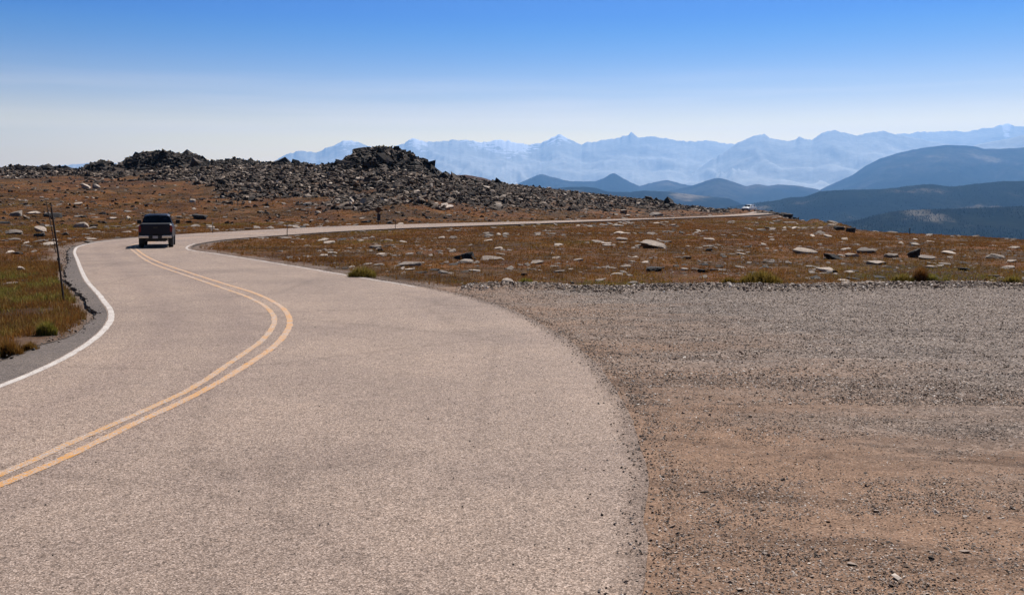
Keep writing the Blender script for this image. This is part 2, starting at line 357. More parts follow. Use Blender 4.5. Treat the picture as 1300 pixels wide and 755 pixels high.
# dirt shows most along the pavement edge and near the viewer; stone lies thick at the far side
t1 = math_(nt, 'MULTIPLY', math_(nt, 'SUBTRACT', sx.outputs[0], 2.2), .075)
t2 = math_(nt, 'MULTIPLY', math_(nt, 'SUBTRACT', sx.outputs[1], 8), .024)
ps = coords(nt, (.16, .48, 1), 'World'); ns = noise(nt, ps, 1.0, 5, .6)
f = math_(nt, 'ADD', math_(nt, 'ADD', t1, t2), math_(nt, 'MULTIPLY', math_(nt, 'SUBTRACT', ns, .5), 1.25))
fr = ramp(nt, [(.12, (0, 0, 0)), (.55, (1, 1, 1))], f).outputs[0]
c = mix(nt, tan, gry, bw(nt, fr))
dx_ = math_(nt, 'SUBTRACT', sx.outputs[0], 20); dy_ = math_(nt, 'SUBTRACT', sx.outputs[1], 70)
rr_ = math_(nt, 'SQRT', math_(nt, 'ADD', math_(nt, 'MULTIPLY', dx_, dx_), math_(nt, 'MULTIPLY', dy_, dy_))); an_ = math_(nt, 'ARCTAN2', dx_, dy_)
rt = N(nt, 'ShaderNodeCombineXYZ'); nt.links.new(math_(nt, 'MULTIPLY', rr_, 1.35), rt.inputs[0]); nt.links.new(math_(nt, 'MULTIPLY', an_, 14), rt.inputs[1]); rot = rt.outputs[0]
trk = ramp(nt, [(.34, (.50, .48, .47)), (.46, (.95, .95, .95)), (.7, (1.15, 1.13, 1.1))], noise(nt, rot, 1.0, 6, .66, dist=.35)).outputs[0]
c = mix(nt, c, trk, .8, 'MULTIPLY')
c = mix(nt, c, ramp(nt, [(.3, (.45, .44, .43)), (.55, (1.08, 1.08, 1.08))], noise(nt, p, 5.5, 5, .75)).outputs[0], .7, 'MULTIPLY')
nt.links.new(c, b.inputs['Base Color'])
h = math_(nt, 'ADD', math_(nt, 'MULTIPLY', vor(nt, p, 34, 'Distance'), -.8), noise(nt, p, 14, 5, .8)); bump(nt, b, h, .8, .012); M_GRAVEL = m

m, nt, b = material('pebbles', .85, .2)
isl = N(nt, 'ShaderNodeNewGeometry').outputs['Random Per Island']
c = ramp(nt, [(0, (.035, .028, .024)), (.14, (.09, .067, .054)), (.38, (.22, .155, .115)), (.7, (.32, .25, .205)), (.92, (.48, .40, .34)), (1, (.75, .67, .60))], isl).outputs[0]
nt.links.new(c, b.inputs['Base Color']); M_PEBBLE = m
m, nt, b = material('asphalt_crumbs', .85, .3)
isl = N(nt, 'ShaderNodeNewGeometry').outputs['Random Per Island']
c = ramp(nt, [(0, (.025, .024, .024)), (.6, (.07, .062, .058)), (1, (.22, .18, .155))], isl).outputs[0]
nt.links.new(c, b.inputs['Base Color']); M_CRUMB = m

# rock: lichened gneiss
def rock_mat(name, stops, lichen=.5):
    m, nt, b = material(name, .88, .25)
    isl = N(nt, 'ShaderNodeNewGeometry').outputs['Random Per Island']; oi = N(nt, 'ShaderNodeObjectInfo').outputs['Random']
    r = math_(nt, 'FRACT', math_(nt, 'ADD', isl, oi)); p = coords(nt)
    c = ramp(nt, stops, r).outputs[0]
    pw = coords(nt, kind='World')
    c = mix(nt, c, ramp(nt, [(.33, (.35, .33, .33)), (.5, (.9, .9, .9)), (.7, (1.4, 1.35, 1.3))], noise(nt, pw, 2.6, 6, .75)).outputs[0], lichen, 'MULTIPLY')
    c = mix(nt, c, ramp(nt, [(.35, (.6, .6, .6)), (.65, (1.15, 1.15, 1.15))], noise(nt, pw, 14, 4, .7)).outputs[0], .6, 'MULTIPLY')
    nt.links.new(c, b.inputs['Base Color']); bump(nt, b, noise(nt, pw, 6, 6, .75), .7, .12); return m
M_PALE = rock_mat('pale_weathered_rock', [(0, (.38, .305, .245)), (.5, (.54, .445, .37)), (1, (.27, .215, .175))], .4)
M_GREY = rock_mat('grey_lichened_rock', [(0, (.15, .123, .105)), (.5, (.27, .22, .185)), (1, (.19, .155, .13))])
M_DARK = rock_mat('dark_lichened_rock', [(0, (.030, .028, .028)), (.5, (.06, .052, .048)), (1, (.040, .034, .032))])
M_TALUS = rock_mat('talus_rock', [(0, (.024, .016, .011)), (.35, (.056, .036, .024)), (.65, (.110, .072, .048)), (.86, (.20, .145, .105)), (.95, (.42, .33, .26)), (1, (.56, .47, .39))], .6)
M_OUT = rock_mat('outcrop_rock', [(0, (.012, .009, .007)), (.4, (.028, .020, .015)), (.78, (.054, .037, .027)), (.95, (.14, .10, .075)), (1, (.42, .35, .29))], .6)

# ------------------------------------------------------------------ the land: one sheet to the horizon
def build_terrain():
    ang = np.concatenate([np.arange(-180, -36, 3.0), np.arange(-36, 36, .11), np.arange(36, 180.1, 3.0)]); ang = np.radians(ang)
    r = [0.0, 1.0, 2.0, 3.0]
    while r[-1] < 300: r.append(r[-1] * 1.0115 + .012)
    while r[-1] < 34000: r.append(r[-1] * 1.09)
    r = np.array(r); A, R = np.meshgrid(ang, r)
    x = (R * np.sin(A)); y = (R * np.cos(A)); sh = x.shape
    rd = np.full(x.size, 50.); m = (R.ravel() < 300); rd[m] = road_dist(x.ravel()[m], y.ravel()[m]); rd = rd.reshape(sh)
    z = terrain_z(x, y, rd)
    _, t, Y, c = terr0(x, y)
    tal = talus_density(x, y, t, c)
    n = fbm(x * .8, y * .8, 77, 3)
    verge = (1 - sstep(.25, 1.3, rd + (n - .5) * 1.6)) * (R < 200)
    valley = sstep(330, 700, R)
    V = np.stack([x.ravel(), y.ravel(), z.ravel()], 1)
    F_ = grid_faces(*sh)
    o = mesh_obj('ground', V, F_[:, ::-1], M_MEADOW, smooth=True, attrs={'talus': tal.ravel(), 'verge': verge.ravel(), 'valley': valley.ravel()})
    tag(o, kind='structure')
def talus_density(x, y, t, c):
    lo = np.interp(c, [-200, 0, 80, 120, 200, 250, 330, 420, 480, 560, 640, 720, 800, 900, 960], [.74, .68, .62, .44, .56, .36, .28, .26, .24, .24, .28, .30, .32, .36, 1.2])
    n = fbm(x * .05, y * .05, 61, 4); n2 = fbm(x * .3, y * .3, 66, 3)
    d = sstep(0, .16, t - lo + (n - .5) * .55 + (n2 - .5) * .30) * (.50 + .50 * sstep(.38, .52, fbm(x * .10, y * .10, 68, 3)))
    d = d * np.where(t > .001, 1, 0) * np.interp(c, [500, 560, 700, 800, 960], [1, .95, .85, .85, .7])
    return d
build_terrain()

def strip(name, A, B, n, mat, z, nu=1, **k):
    q = np.linspace(0, 1, n); a = frac(A, q); b_ = frac(B, q); us = np.linspace(0, 1, nu + 1)
    P = a[:, None] * (1 - us)[None, :, None] + b_[:, None] * us[None, :, None]
    V = P.reshape(-1, 2); zz = road_z(V[:, 0], V[:, 1]) + z
    o = mesh_obj(name, np.c_[V, zz], grid_faces(n, nu + 1), mat, attrs={'across': np.tile(us, n)}, smooth=True)
    return o
def road_z(x, y):
    z, t, Y, c = terr0(x, y)
    return z * sstep(140, 200, y) + .03 + .10 * sstep(60, 120, y) + .12 * sstep(150, 200, y)
# pair the edges by matching stations so the cross-lines stay square to the road
def paired(L_, R_):
    mid = resample((frac(L_, np.linspace(0, 1, 900)) + frac(R_, np.linspace(0, 1, 900))) / 2, .35); nn = normals(mid)
    return L_, R_
o = strip('road', LEFT, RIGHT, 1200, M_ROAD, 0, 16); tag(o, kind='structure')
def edge_skirt(P, name, mat):
    z = road_z(P[:, 0], P[:, 1]); n = len(P)
    V = np.concatenate([np.c_[P, z - .002], np.c_[P, z - .35]]); i = np.arange(n - 1)
    Fq = np.stack([i, i + 1, i + 1 + n, i + n], 1); return tag(mesh_obj(name, V, Fq, mat), kind='structure')
edge_skirt(RIGHT, 'road_edge', M_SHOULDER)
q = np.linspace(0, 1, len(LEFT)); P = np.stack([LEFT, LEFT_OUT], 1)
V = P.reshape(-1, 2); z = road_z(V[:, 0], V[:, 1]) - .002; z[1::2] -= .02
o = mesh_obj('road_shoulder', np.c_[V, z], grid_faces(len(LEFT), 2)[:, ::-1], M_SHOULDER, attrs={'across': np.full(len(V), .5)}); tag(o, kind='structure')
edge_skirt(LEFT_OUT, 'shoulder_edge', M_SHOULDER)

def line(name, P, wd, mat, z=.004, jitter=.012):
    P = resample(P, .12); nn = normals(P); n = len(P)
    j = (fbm(P[:, 1] * 3, P[:, 0] * 3, 81, 3) - .5) * jitter * 2; w2 = (wd / 2 + (fbm(P[:, 1] * 6, P[:, 0] * 6, 85, 3) - .5) * jitter * 2)
    A = P + nn * (w2 + j)[:, None]; B = P - nn * (w2 - j)[:, None]
    V = np.stack([A, B], 1).reshape(-1, 2); o = mesh_obj(name, np.c_[V, road_z(V[:, 0], V[:, 1]) + z], grid_faces(n, 2)[:, ::-1], mat); return tag(o, kind='structure')
line('edge_line', LEFT - LN * .09, .125, M_WHITE)
yr = [(0, 620), (103, 574.5), (172, 540), (241, 508), (310, 468), (353, 437), (368, 413), (363, 397), (348, 385), (322, 373), (285, 361.5), (240, 347), (200, 333), (179, 321.5)]
yl = [(0, 606), (82, 569), (163.5, 533), (241, 497), (292.6, 462.6), (335.6, 431), (348.5, 409), (341, 394), (318, 380), (280, 366), (237, 351), (195, 336), (174, 323)]
def yellow(pts):
    w_ = [G(a, b) for a, b in pts]; p0 = np.array(w_[0]); 
    return [(p0[0] - 5.4, p0[1] - 11), (p0[0] - 1.5, p0[1] - 5)] + w_
far_mid = [(-21.6, 58.5), (-22.6, 64), (-22.6, 71), (-21.0, 78), (-18.2, 87), (-14.7, 96), (-9.8, 103), (-.8, 114), (15.3, 137), (26.7, 154.5), (43.5, 184)]
line('centre_line', catmull(yellow(yr) + [(x + .15, y) for x, y in far_mid]), .125, M_YELLOW)
line('centre_line', catmull(yellow(yl) + [(x - .15, y) for x, y in far_mid]), .115, M_YELLOW2)
sel = (RIGHT[:, 1] > 30.5) & (RIGHT[:, 1] < 62); RI = RIGHT + RN * .22
line('edge_line', RI[sel], .12, M_WHITE2)

# gravel pull-out sheet
xs = np.concatenate([np.arange(-14, 17, .09), np.arange(17, 38, .5)]); ys = np.concatenate([np.arange(-17, 4, .3), np.arange(4, 32.6, .08)])
X, Yg = np.meshgrid(xs, ys); rdg = road_dist(X, Yg).reshape(X.shape)
MIDX = np.interp(Yg, LEFT[:260, 1], LEFT[:260, 0]) * .5 + np.interp(Yg, RIGHT[:220, 1], RIGHT[:220, 0]) * .5
keep = (X > MIDX) & (rdg > -1.2) & (Yg < gravel_edge(X) + .25)
berm = np.exp(-((Yg - gravel_edge(X) + .5) / .55) ** 2) * (.05 + .06 * fbm(X * .8, Yg * .8, 13, 3))
Z = .012 + (fbm(X * 1.1, Yg * 2.2, 11, 4) - .5) * .05 * sstep(.0, .8, rdg) + (fbm(X * 3, Yg * 3, 14, 3) - .5) * .012 * sstep(0, .3, rdg) + berm * sstep(.3, 2, rdg) \
    - .20 * sstep(gravel_edge(X) - .1, gravel_edge(X) + .3, Yg) + .008 * (rdg < .1)
Fq = grid_faces(*X.shape); kf = keep.ravel()[Fq].all(1); Fq = Fq[kf][:, ::-1] if False else Fq[kf]
used = np.unique(Fq); remap = np.zeros(X.size, int); remap[used] = np.arange(len(used))
GV = np.c_[X.ravel(), Yg.ravel(), Z.ravel()][used]
tag(mesh_obj('gravel_lot', GV, remap[Fq], M_GRAVEL, smooth=True), kind='structure')
def gravel_z(x, y):
    rdx = road_dist(x, y)
    return .012 + np.exp(-((y - gravel_edge(x) + .5) / .55) ** 2) * (.05 + .06 * fbm(x * .8, y * .8, 13, 3)) * sstep(.3, 2, rdx) + (fbm(x * 1.1, y * 2.2, 11, 4) - .5) * .05 * sstep(0, .8, rdx)

# ------------------------------------------------------------------ rocks
def ico(sub):
    import bmesh
    bm = bmesh.new(); bmesh.ops.create_icosphere(bm, subdivisions=sub, radius=1); V = np.array([v.co[:] for v in bm.verts]); Fc = np.array([[v.index for v in f.verts] for f in bm.faces]); bm.free(); return V, Fc
ICO = {k: ico(k) for k in (1, 2, 3)}
def rock_shape(sub, r, nplanes=11, rough=.04):
    V, Fc = ICO[sub]
    n = r.normal(size=(nplanes, 3)); n /= np.linalg.norm(n, axis=1)[:, None]; h = r.uniform(.42, 1.0, nplanes)
    d = V @ n.T; rad = np.where(d > .05, h[None] / np.maximum(d, .05), 9).min(1); rad = np.clip(rad, .35, 1.5)
    W = V * rad[:, None] * (1 + r.normal(size=(len(V), 1)) * rough)
    t = r.uniform(.28, .6); W[:, 2] = np.where(W[:, 2] > t, t + (W[:, 2] - t) * .12, W[:, 2]); return W, Fc
R_ = np.random.default_rng(3)
PROTO = {1: [rock_shape(1, R_, 7, .10) for _ in range(16)], 2: [rock_shape(2, R_, 7, .03) for _ in range(16)]}
def rotmats(n, r, tilt=.35):
    a = r.uniform(0, 2 * np.pi, n); tx = r.normal(0, tilt, n); ty = r.normal(0, tilt, n)
    ca, sa = np.cos(a), np.sin(a); cx, sx_ = np.cos(tx), np.sin(tx); cy_, sy = np.cos(ty), np.sin(ty)
    Rz = np.zeros((n, 3, 3)); Rz[:, 0, 0] = ca; Rz[:, 0, 1] = -sa; Rz[:, 1, 0] = sa; Rz[:, 1, 1] = ca; Rz[:, 2, 2] = 1
    Rx = np.zeros((n, 3, 3)); Rx[:, 0, 0] = 1; Rx[:, 1, 1] = cx; Rx[:, 1, 2] = -sx_; Rx[:, 2, 1] = sx_; Rx[:, 2, 2] = cx
    Ry = np.zeros((n, 3, 3)); Ry[:, 1, 1] = 1; Ry[:, 0, 0] = cy_; Ry[:, 0, 2] = sy; Ry[:, 2, 0] = -sy; Ry[:, 2, 2] = cy_
    return Rz @ Rx @ Ry
def rocks_mesh(pos, scl, r, sub=1, tilt=.35, protos=None, dip=0.0):
    protos = protos or PROTO[sub]; n = len(pos); k = r.integers(0, len(protos), n); RM = rotmats(n, r, tilt); cd_, sd_ = math.cos(dip), math.sin(dip); RM = np.array([[1, 0, 0], [0, cd_, -sd_], [0, sd_, cd_]])[None] @ RM; VV = []; FF = []; off = 0
    for i, (PV, PF) in enumerate(protos):
        s = np.where(k == i)[0]
        if not len(s): continue
        v = PV[None] * scl[s][:, None, :]; v = np.einsum('nij,nkj->nki', RM[s], v) + pos[s][:, None, :]
        VV.append(v.reshape(-1, 3)); FF.append((PF[None] + (np.arange(len(s)) * len(PV))[:, None, None]).reshape(-1, 3) + off); off += len(s) * len(PV)
    return np.concatenate(VV), np.concatenate(FF)

# pebbles over the pull-out
r1 = np.random.default_rng(11)
TINY = []
for _ in range(10):
    v = np.array([(1, 0, 0), (-1, 0, 0), (0, 1, 0), (0, -1, 0), (0, 0, .8), (0, 0, -.6)], float) * r1.uniform(.6, 1.2, (6, 1)) + r1.normal(0, .18, (6, 3))
    TINY.append((v, np.array([(0, 2, 4), (2, 1, 4), (1, 3, 4), (3, 0, 4), (2, 0, 5), (1, 2, 5), (3, 1, 5), (0, 3, 5)])))
def pebble_field(n, y0, y1, smin, smax, seed, p=2.2):
    r = np.random.default_rng(seed); y = y0 + (y1 - y0) * r.random(n) ** 1.15; x = r.uniform(-3.5, 1, n); x = x * 0 + (r.random(n) * (y * .52 + 4.5) - 2.5)
    ok = in_gravel(x, y, .05); x, y = x[ok], y[ok]; rd = road_dist(x, y); ok = rd > .02; x, y = x[ok], y[ok]
    dn = fbm(x * .3, y * 1.1, 15, 4) + np.clip((x - 1.5) * .012 + (y - 8) * .010, -.1, .3); ok = r.random(len(x)) < np.clip((dn - .33) * 5, .22, 1); x, y = x[ok], y[ok]
    s = smin + (smax - smin) * r.random(len(x)) ** p
    return x, y, gravel_z(x, y) + s * .15, s
parts = [pebble_field(210000, 6.0, 15, .004, .013, 1, 2.0), pebble_field(120000, 13, 31.6, .008, .024, 2, 2.2), pebble_field(2200, 6, 31.6, .018, .036, 3, 3)]
x = np.concatenate([q_[0] for q_ in parts]); y = np.concatenate([q_[1] for q_ in parts]); z = np.concatenate([q_[2] for q_ in parts]); s = np.concatenate([q_[3] for q_ in parts])
sc = np.stack([s * r1.uniform(.8, 1.4, len(s)), s, s * r1.uniform(.45, .8, len(s))], 1)
V, Fc = rocks_mesh(np.stack([x, y, z], 1), sc, r1, protos=TINY, tilt=.3)
tag(mesh_obj('gravel', V, Fc, M_PEBBLE), 'loose grey and tan gravel scattered over the pull-out', 'gravel', kind='stuff')
# berm of coarser stone at the far side
n = 14000; x = r1.uniform(-1.5, 20, n); y = gravel_edge(x) - r1.normal(.30, .65, n); s = .018 + .045 * r1.random(n) ** 3
ok = (road_dist(x, y) > .1); x, y, s = x[ok], y[ok], s[ok]; z = np.where(y < gravel_edge(x), gravel_z(x, y), terrain_z(x, y)) + s * .3
V, Fc = rocks_mesh(np.stack([x, y, z], 1), np.stack([s * 1.3, s, s * .8], 1), r1, protos=TINY)
tag(mesh_obj('gravel', V, Fc, M_PEBBLE), 'ridge of coarser grey gravel along the meadow edge of the pull-out', 'gravel', kind='stuff')
n = 60000; i = r1.integers(0, len(RIGHT), n); i = i[(RIGHT[i, 1] > 5) & (RIGHT[i, 1] < 36)]; P = RIGHT[i] - RN[i] * (r1.normal(.05, .12, (len(i), 1)) + .06 * (fbm(RIGHT[i, 0] * 3, RIGHT[i, 1] * 3, 19, 3)[:, None] - .5)) + r1.normal(0, .10, (len(i), 2))
s = .004 + .012 * r1.random(len(P)) ** 2.2; on = road_dist(P[:, 0], P[:, 1]) < 0; z = np.where(on, .032, .021) + s * .25
V, Fc = rocks_mesh(np.c_[P, z], np.stack([s * 1.3, s, s * .7], 1), r1, protos=TINY)
tag(mesh_obj('gravel', V, Fc, M_PEBBLE), 'fine grit washed over the broken right edge of the pavement', 'gravel', kind='stuff')
# black crumbs along the broken pavement edge, and chips thrown onto the lanes
n = 15000; i = r1.integers(0, len(RIGHT), n); i = i[(RIGHT[i, 1] > 5) & (RIGHT[i, 1] < 62)]; off = r1.normal(.04, .11, len(i)); P = RIGHT[i] - RN[i] * off[:, None] + r1.normal(0, .08, (len(i), 2))
s = .004 + .016 * r1.random(len(P)) ** 3; on = road_dist(P[:, 0], P[:, 1]) < 0; z = np.where(on, .033, .020) + s * .3
V1 = rocks_mesh(np.c_[P, z], np.stack([s * 1.2, s, s * .7], 1), r1, protos=TINY)
i = r1.integers(0, len(LEFT), 7000); i = i[(LEFT[i, 1] > 9) & (LEFT[i, 1] < 60)]; P = LEFT_OUT[i] + LN[i] * r1.normal(.12, .16, (len(i), 1)) + r1.normal(0, .05, (len(i), 2)); s = .008 + .03 * r1.random(len(P)) ** 2.5
V2 = rocks_mesh(np.c_[P, .012 + s * .3], np.stack([s * 1.2, s, s * .7], 1), r1, protos=TINY)
x = r1.uniform(-6, 1.3, 700); y = r1.uniform(6.5, 26, 700); ok = r1.random(700) < np.exp(-(np.interp(y, RIGHT[:200, 1], RIGHT[:200, 0]) - x) / 2.0); x, y = x[ok], y[ok]; ok = road_dist(x, y) < -.05; x, y = x[ok], y[ok]
s = r1.uniform(.005, .013, len(x)); V3 = rocks_mesh(np.stack([x, y, .03 + s * .4], 1), np.stack([s, s, s], 1), r1, protos=TINY)
VV = np.concatenate([V1[0], V2[0], V3[0]]); FF = np.concatenate([V1[1], V2[1] + len(V1[0]), V3[1] + len(V1[0]) + len(V2[0])])
tag(mesh_obj('asphalt_crumbs', VV, FF, M_CRUMB), 'dark crumbs of broken asphalt along the pavement edges', 'rubble', kind='stuff')

# boulders the photograph singles out: column, row of the base, width, height, tone, label
def boulder(name, px, py, wpx, hpx, tone, label, cat='rock', group=None, seed=0, lean=0, depth=.7):
    X, Y, Zt = hit(px, py); s = Y / F; Wd, Ht = wpx * s / 2, hpx * s
    r = np.random.default_rng(1000 + seed); V, Fc = rock_shape(3 if wpx > 24 else 2, r, 8, .014 if wpx > 24 else .03)
    V = V / np.array([np.ptp(V[:, 0]), np.ptp(V[:, 1]), np.ptp(V[:, 2])]) * 2
    V = V * np.array([Wd, max(Wd * depth, Ht * .5), Ht * .72])
    la = lean if lean else r.normal(0, .06); ca, sa = math.cos(la), math.sin(la)
    V = np.stack([V[:, 0] * ca + V[:, 2] * sa, V[:, 1], -V[:, 0] * sa + V[:, 2] * ca], 1)
    V[:, 2] += Ht * .28
    o = mesh_obj(name, V, Fc, {'p': M_PALE, 'g': M_GREY, 'd': M_DARK, 't': M_TALUS}[tone]); o.location = (X, Y, Zt); o.rotation_euler = (.24 if tone in 'pg' else 0, 0, r.normal(0, .3))
    return tag(o, label, cat, group)
B = [
 (43, 272, 20, 5, 'p', 'long pale slab in the grass behind the tall leaning marker pole'),
 (66, 276, 31, 8, 'd', 'broad dark slab crossed by the tall leaning marker pole near its top'),
 (21, 274, 25, 6, 'g', 'grey ridged slab left of the long pale slab behind the marker pole'),
 (101, 289, 19, 9, 'p', 'blocky tan topped boulder between the tall marker pole and the pickup'),
 (117, 290.5, 20, 3, 'g', 'thin grey slab leaning against the blocky tan boulder left of the pickup'),
 (53, 295, 18, 7, 'p', 'tan slanted slab just left of the tall marker pole', 0, .3),
 (20, 297.5, 25, 6, 'g', 'low grey rock at the far left edge, level with the tan slanted slab'),
 (49, 301, 16, 6, 'd', 'dark wedge of rock under the tan slanted slab'),
 (64, 311, 30, 3, 'p', 'very long thin pale slab lying across the foot of the slope behind the marker pole'),
 (27, 345, 10, 6, 'p', 'small white stone alone in the green turf by the near roadside'),
 (143, 278, 13, 3, 'p', 'flat white stone left of the pickup roof'),
 (129, 272, 10, 3.5, 'd', 'low dark stone above the flat white stone left of the pickup'),
 (121, 288, 12, 4.5, 'd', 'dark stone behind the thin grey slab left of the pickup'),
 (132, 283.5, 7, 4, 'd', 'small black stone level with the left door mirror of the pickup'),
 (98, 276, 13, 3, 'g', 'small grey slab right of the dark slab at the marker pole'),
 (114, 307.5, 15, 3.5, 'g', 'grey stone near the inside of the bend, below the blocky tan boulder'),
 (24, 323, 15, 3.5, 'd', 'dark flat stone above the small white stone at the left roadside'),
 (83, 299, 13, 4.5, 't', 'brown stone close behind the tall marker pole'),
 (8, 284, 19, 4.5, 'd', 'dark low rock at the very left edge of the meadow'),
 (98, 260, 15, 3, 'p', 'pale slab high on the left slope, above the blocky tan boulder'),
 (251, 278, 23, 7, 'd', 'brown black boulder mound just right of the pickup roof'),
 (244, 257, 9, 4, 'p', 'pale stone on the slope up and right of the pickup'),
 (109, 239, 15, 7, 'p', 'bright leaning slab at the foot of the left talus', 0, .45),
 (124, 239, 11, 6, 'p', 'second bright slab at the foot of the left talus', 0, .5),
 (416, 310, 15, 3.5, 'p', 'flat pale stone in the meadow below the warning sign, left side'),
 (474, 315.5, 19, 4.5, 'g', 'grey and white slab in the meadow straight below the warning sign'),
 (482, 319, 9, 3.5, 'd', 'black stone touching the slab below the warning sign'),
 (412, 325.5, 11, 3, 'p', 'small pale stone nearest the inner curve of the road'),
 (242, 0, 0, 0, '', ''),
 (521, 338, 37, 5.5, 'g', 'long low slab with a dark end above the green clump at the road edge'),
 (588, 329, 30, 10, 'd', 'dark slanting slab in the middle meadow', 0, -.25),
 (588, 334, 26, 5, 'p', 'pale slab in front of the dark slanting slab'),
 (625, 330, 32, 4, 'p', 'pale thin slab right of the dark slanting slab'),
 (682, 335, 20, 4, 'p', 'pale slab between the dark slanting slab and the dark flat boulder'),
 (665, 350, 9, 4, 'd', 'small dark stone up and right of the white topped boulder at the gravel'),
 (647, 363, 21, 9, 'p', 'white topped boulder at the corner where road, gravel and meadow meet'),
 (736, 331, 13, 4.5, 'p', 'tan stone in the middle of the meadow'),
 (759, 308, 17, 2.5, 'p', 'thin pale stone left of the largest pale slab'),
 (786, 297, 15, 5, 'p', 'pale stone just below the far straight of the road'),
 (789, 305.5, 15, 3, 'p', 'flat pale stone above the left end of the largest pale slab'),
 (830, 315, 38, 8, 'p', 'largest pale slab, tilted, in the meadow below the far road', 0, .14),
 (832, 344, 34, 7, 'd', 'dark flat boulder below the largest pale slab'),
 (871, 329, 15, 6, 't', 'brown lumpy stone right of the dark flat boulder'),
 (899, 319, 13, 6, 't', 'brown peaked stone right of the largest pale slab'),
 (869, 343, 10, 3, 'p', 'small white stone right of the dark flat boulder'),
 (803, 333, 11, 3, 'p', 'small white stone up and left of the dark flat boulder'),
 (760, 357, 17, 3.5, 'p', 'pale flat stone near the gravel, midway along the edge'),
 (805, 360, 15, 4, 'g', 'grey stone near the gravel, below the dark flat boulder'),
 (726, 362, 7, 6, 'd', 'small upright dark stone at the gravel edge'),
 (893, 346, 15, 5, 'd', 'dark stone pair member, left one, right of the dark flat boulder'),
 (907, 344, 13, 4, 'd', 'dark low stone, the right one of two beside each other'),
 (856, 287.5, 9, 4, 'p', 'white stone on the bank under the far road'),
 (1017, 322, 32, 7, 'p', 'wide pale slab with a shadowed front left of the black boulder'),
 (1056, 329, 27, 9, 'd', 'black rounded boulder in the right meadow'),
 (1079, 326, 18, 7, 'p', 'bright white block touching the black rounded boulder'),
 (1100, 321.5, 26, 7, 'g', 'grey slab right behind the bright white block'),
 (1127, 327, 19, 6, 'g', 'grey stone right of the grey slab behind the white block'),
 (1108, 335.5, 25, 7, 'p', 'pale domed slab below the bright white block'),
 (1122, 336, 12, 4, 'd', 'dark stone at the right end of the pale domed slab'),
 (1160, 327, 18, 11, 'd', 'jagged dark boulder standing highest in the right meadow', 0, -.4),
 (1173, 329, 24, 5, 'g', 'grey flat slab in front of the jagged dark boulder'),
 (1050, 345, 24, 6, 'p', 'white slab below the black rounded boulder'),
 (1059, 347, 7, 6, 'd', 'dark knob at the right end of the white slab below the black boulder'),
 (1183, 341, 13, 5, 'p', 'pale stone below the jagged dark boulder'),
 (1221, 344, 15, 6, 'd', 'dark stone with a pale base near the right gravel edge'),
 (1281, 341, 18, 4, 'p', 'long white stone by the right margin of the meadow'),
 (1262, 328, 26, 6, 'g', 'grey rough slab near the right margin, above the long white stone'),
 (1283, 333, 13, 4, 'p', 'pale stone at the right margin between slab and long white stone'),
 (1204, 322, 20, 5, 'p', 'pale slab right of the jagged dark boulder'),
 (1001, 335, 11, 3.5, 'g', 'small grey stone below the wide pale slab'),
 (973, 334, 17, 4, 'g', 'grey flat stone left of the wide pale slab, a little lower'),
 (1161, 312, 14, 4, 'p', 'pale stone on the crest slope above the jagged dark boulder'),
 (1075, 365, 15, 4, 'p', 'flat pale stone half in the gravel edge'),
 (1272, 359, 9, 5, 't', 'reddish stone close to the gravel at the right'),
 (1290, 316, 15, 4, 'p', 'pale slab high near the right margin'),
 (1066, 292, 17, 7, 'd', 'black boulder on the skyline of the drop off, left of two'),
 (1081, 295, 14, 8, 'd', 'black boulder on the skyline of the drop off, right of two'),
 (791, 271, 9, 6, 'p', 'reddish pale boulder above the far road'),
 (835, 274, 19, 6, 'g', 'long grey boulder above the far road near its vanishing end'),
 (797, 275, 8, 3, 'p', 'small white stone under the reddish pale boulder'),
 (1042, 296, 5, 4, 'd', 'tiny black stone left of the two skyline boulders'),
 (566, 266, 22, 6, 'p', 'large bright slab on the slope right of the warning sign'),
 (554, 261, 9, 4, 'p', 'small bright slab up and left of the large bright slab'),
 (465, 283, 14, 4, 'd', 'low dark rock just left of the warning sign'),
 (495, 284, 11, 3, 'd', 'low dark rock just right of the warning sign')]
k = 0
for e in B:
    if not e[4]: continue
    k += 1
    boulder('boulder', e[0], e[1], e[2], e[3], e[4], e[5], 'rock', None, k, e[7] if len(e) > 7 else 0)
NB = k

# scattered meadow stones: the largest ones singly, the rest as one mass
r2 = np.random.default_rng(23)
n = 12500; c_ = r2.uniform(-60, 1360, n); Yd = 31 + 150 * r2.random(n) ** 1.3; xx = (c_ - HX) * Yd / F
rd = road_dist(xx, Yd); z0, t, Yq, cc = terr0(xx, Yd)
dens = (sstep(.46, .60, fbm(xx * .13, Yd * .13, 91, 3)) * .93 + .07) * np.where(Yd > 105, .6, 1)
ok = (rd > 1.0) & ~in_gravel(xx, Yd, -.4) & (r2.random(n) < dens) & (z0 > -1.5); xx, Yd, cc = xx[ok], Yd[ok], cc[ok]
s = .028 + .24 * r2.random(len(xx)) ** 3.6; s = s * np.clip(Yd / 60, .7, 1.7)
zz = terrain_z(xx, Yd) ; proj = s / Yd; order = np.argsort(-proj)
NI = 150
tones = r2.choice(['p', 'g', 'd', 't'], len(xx), p=[.36, .30, .16, .18]); TM = {'p': M_PALE, 'g': M_GREY, 'd': M_DARK, 't': M_TALUS}
TN = {'p': 'pale', 'g': 'grey', 'd': 'dark', 't': 'brown'}
protos = {}
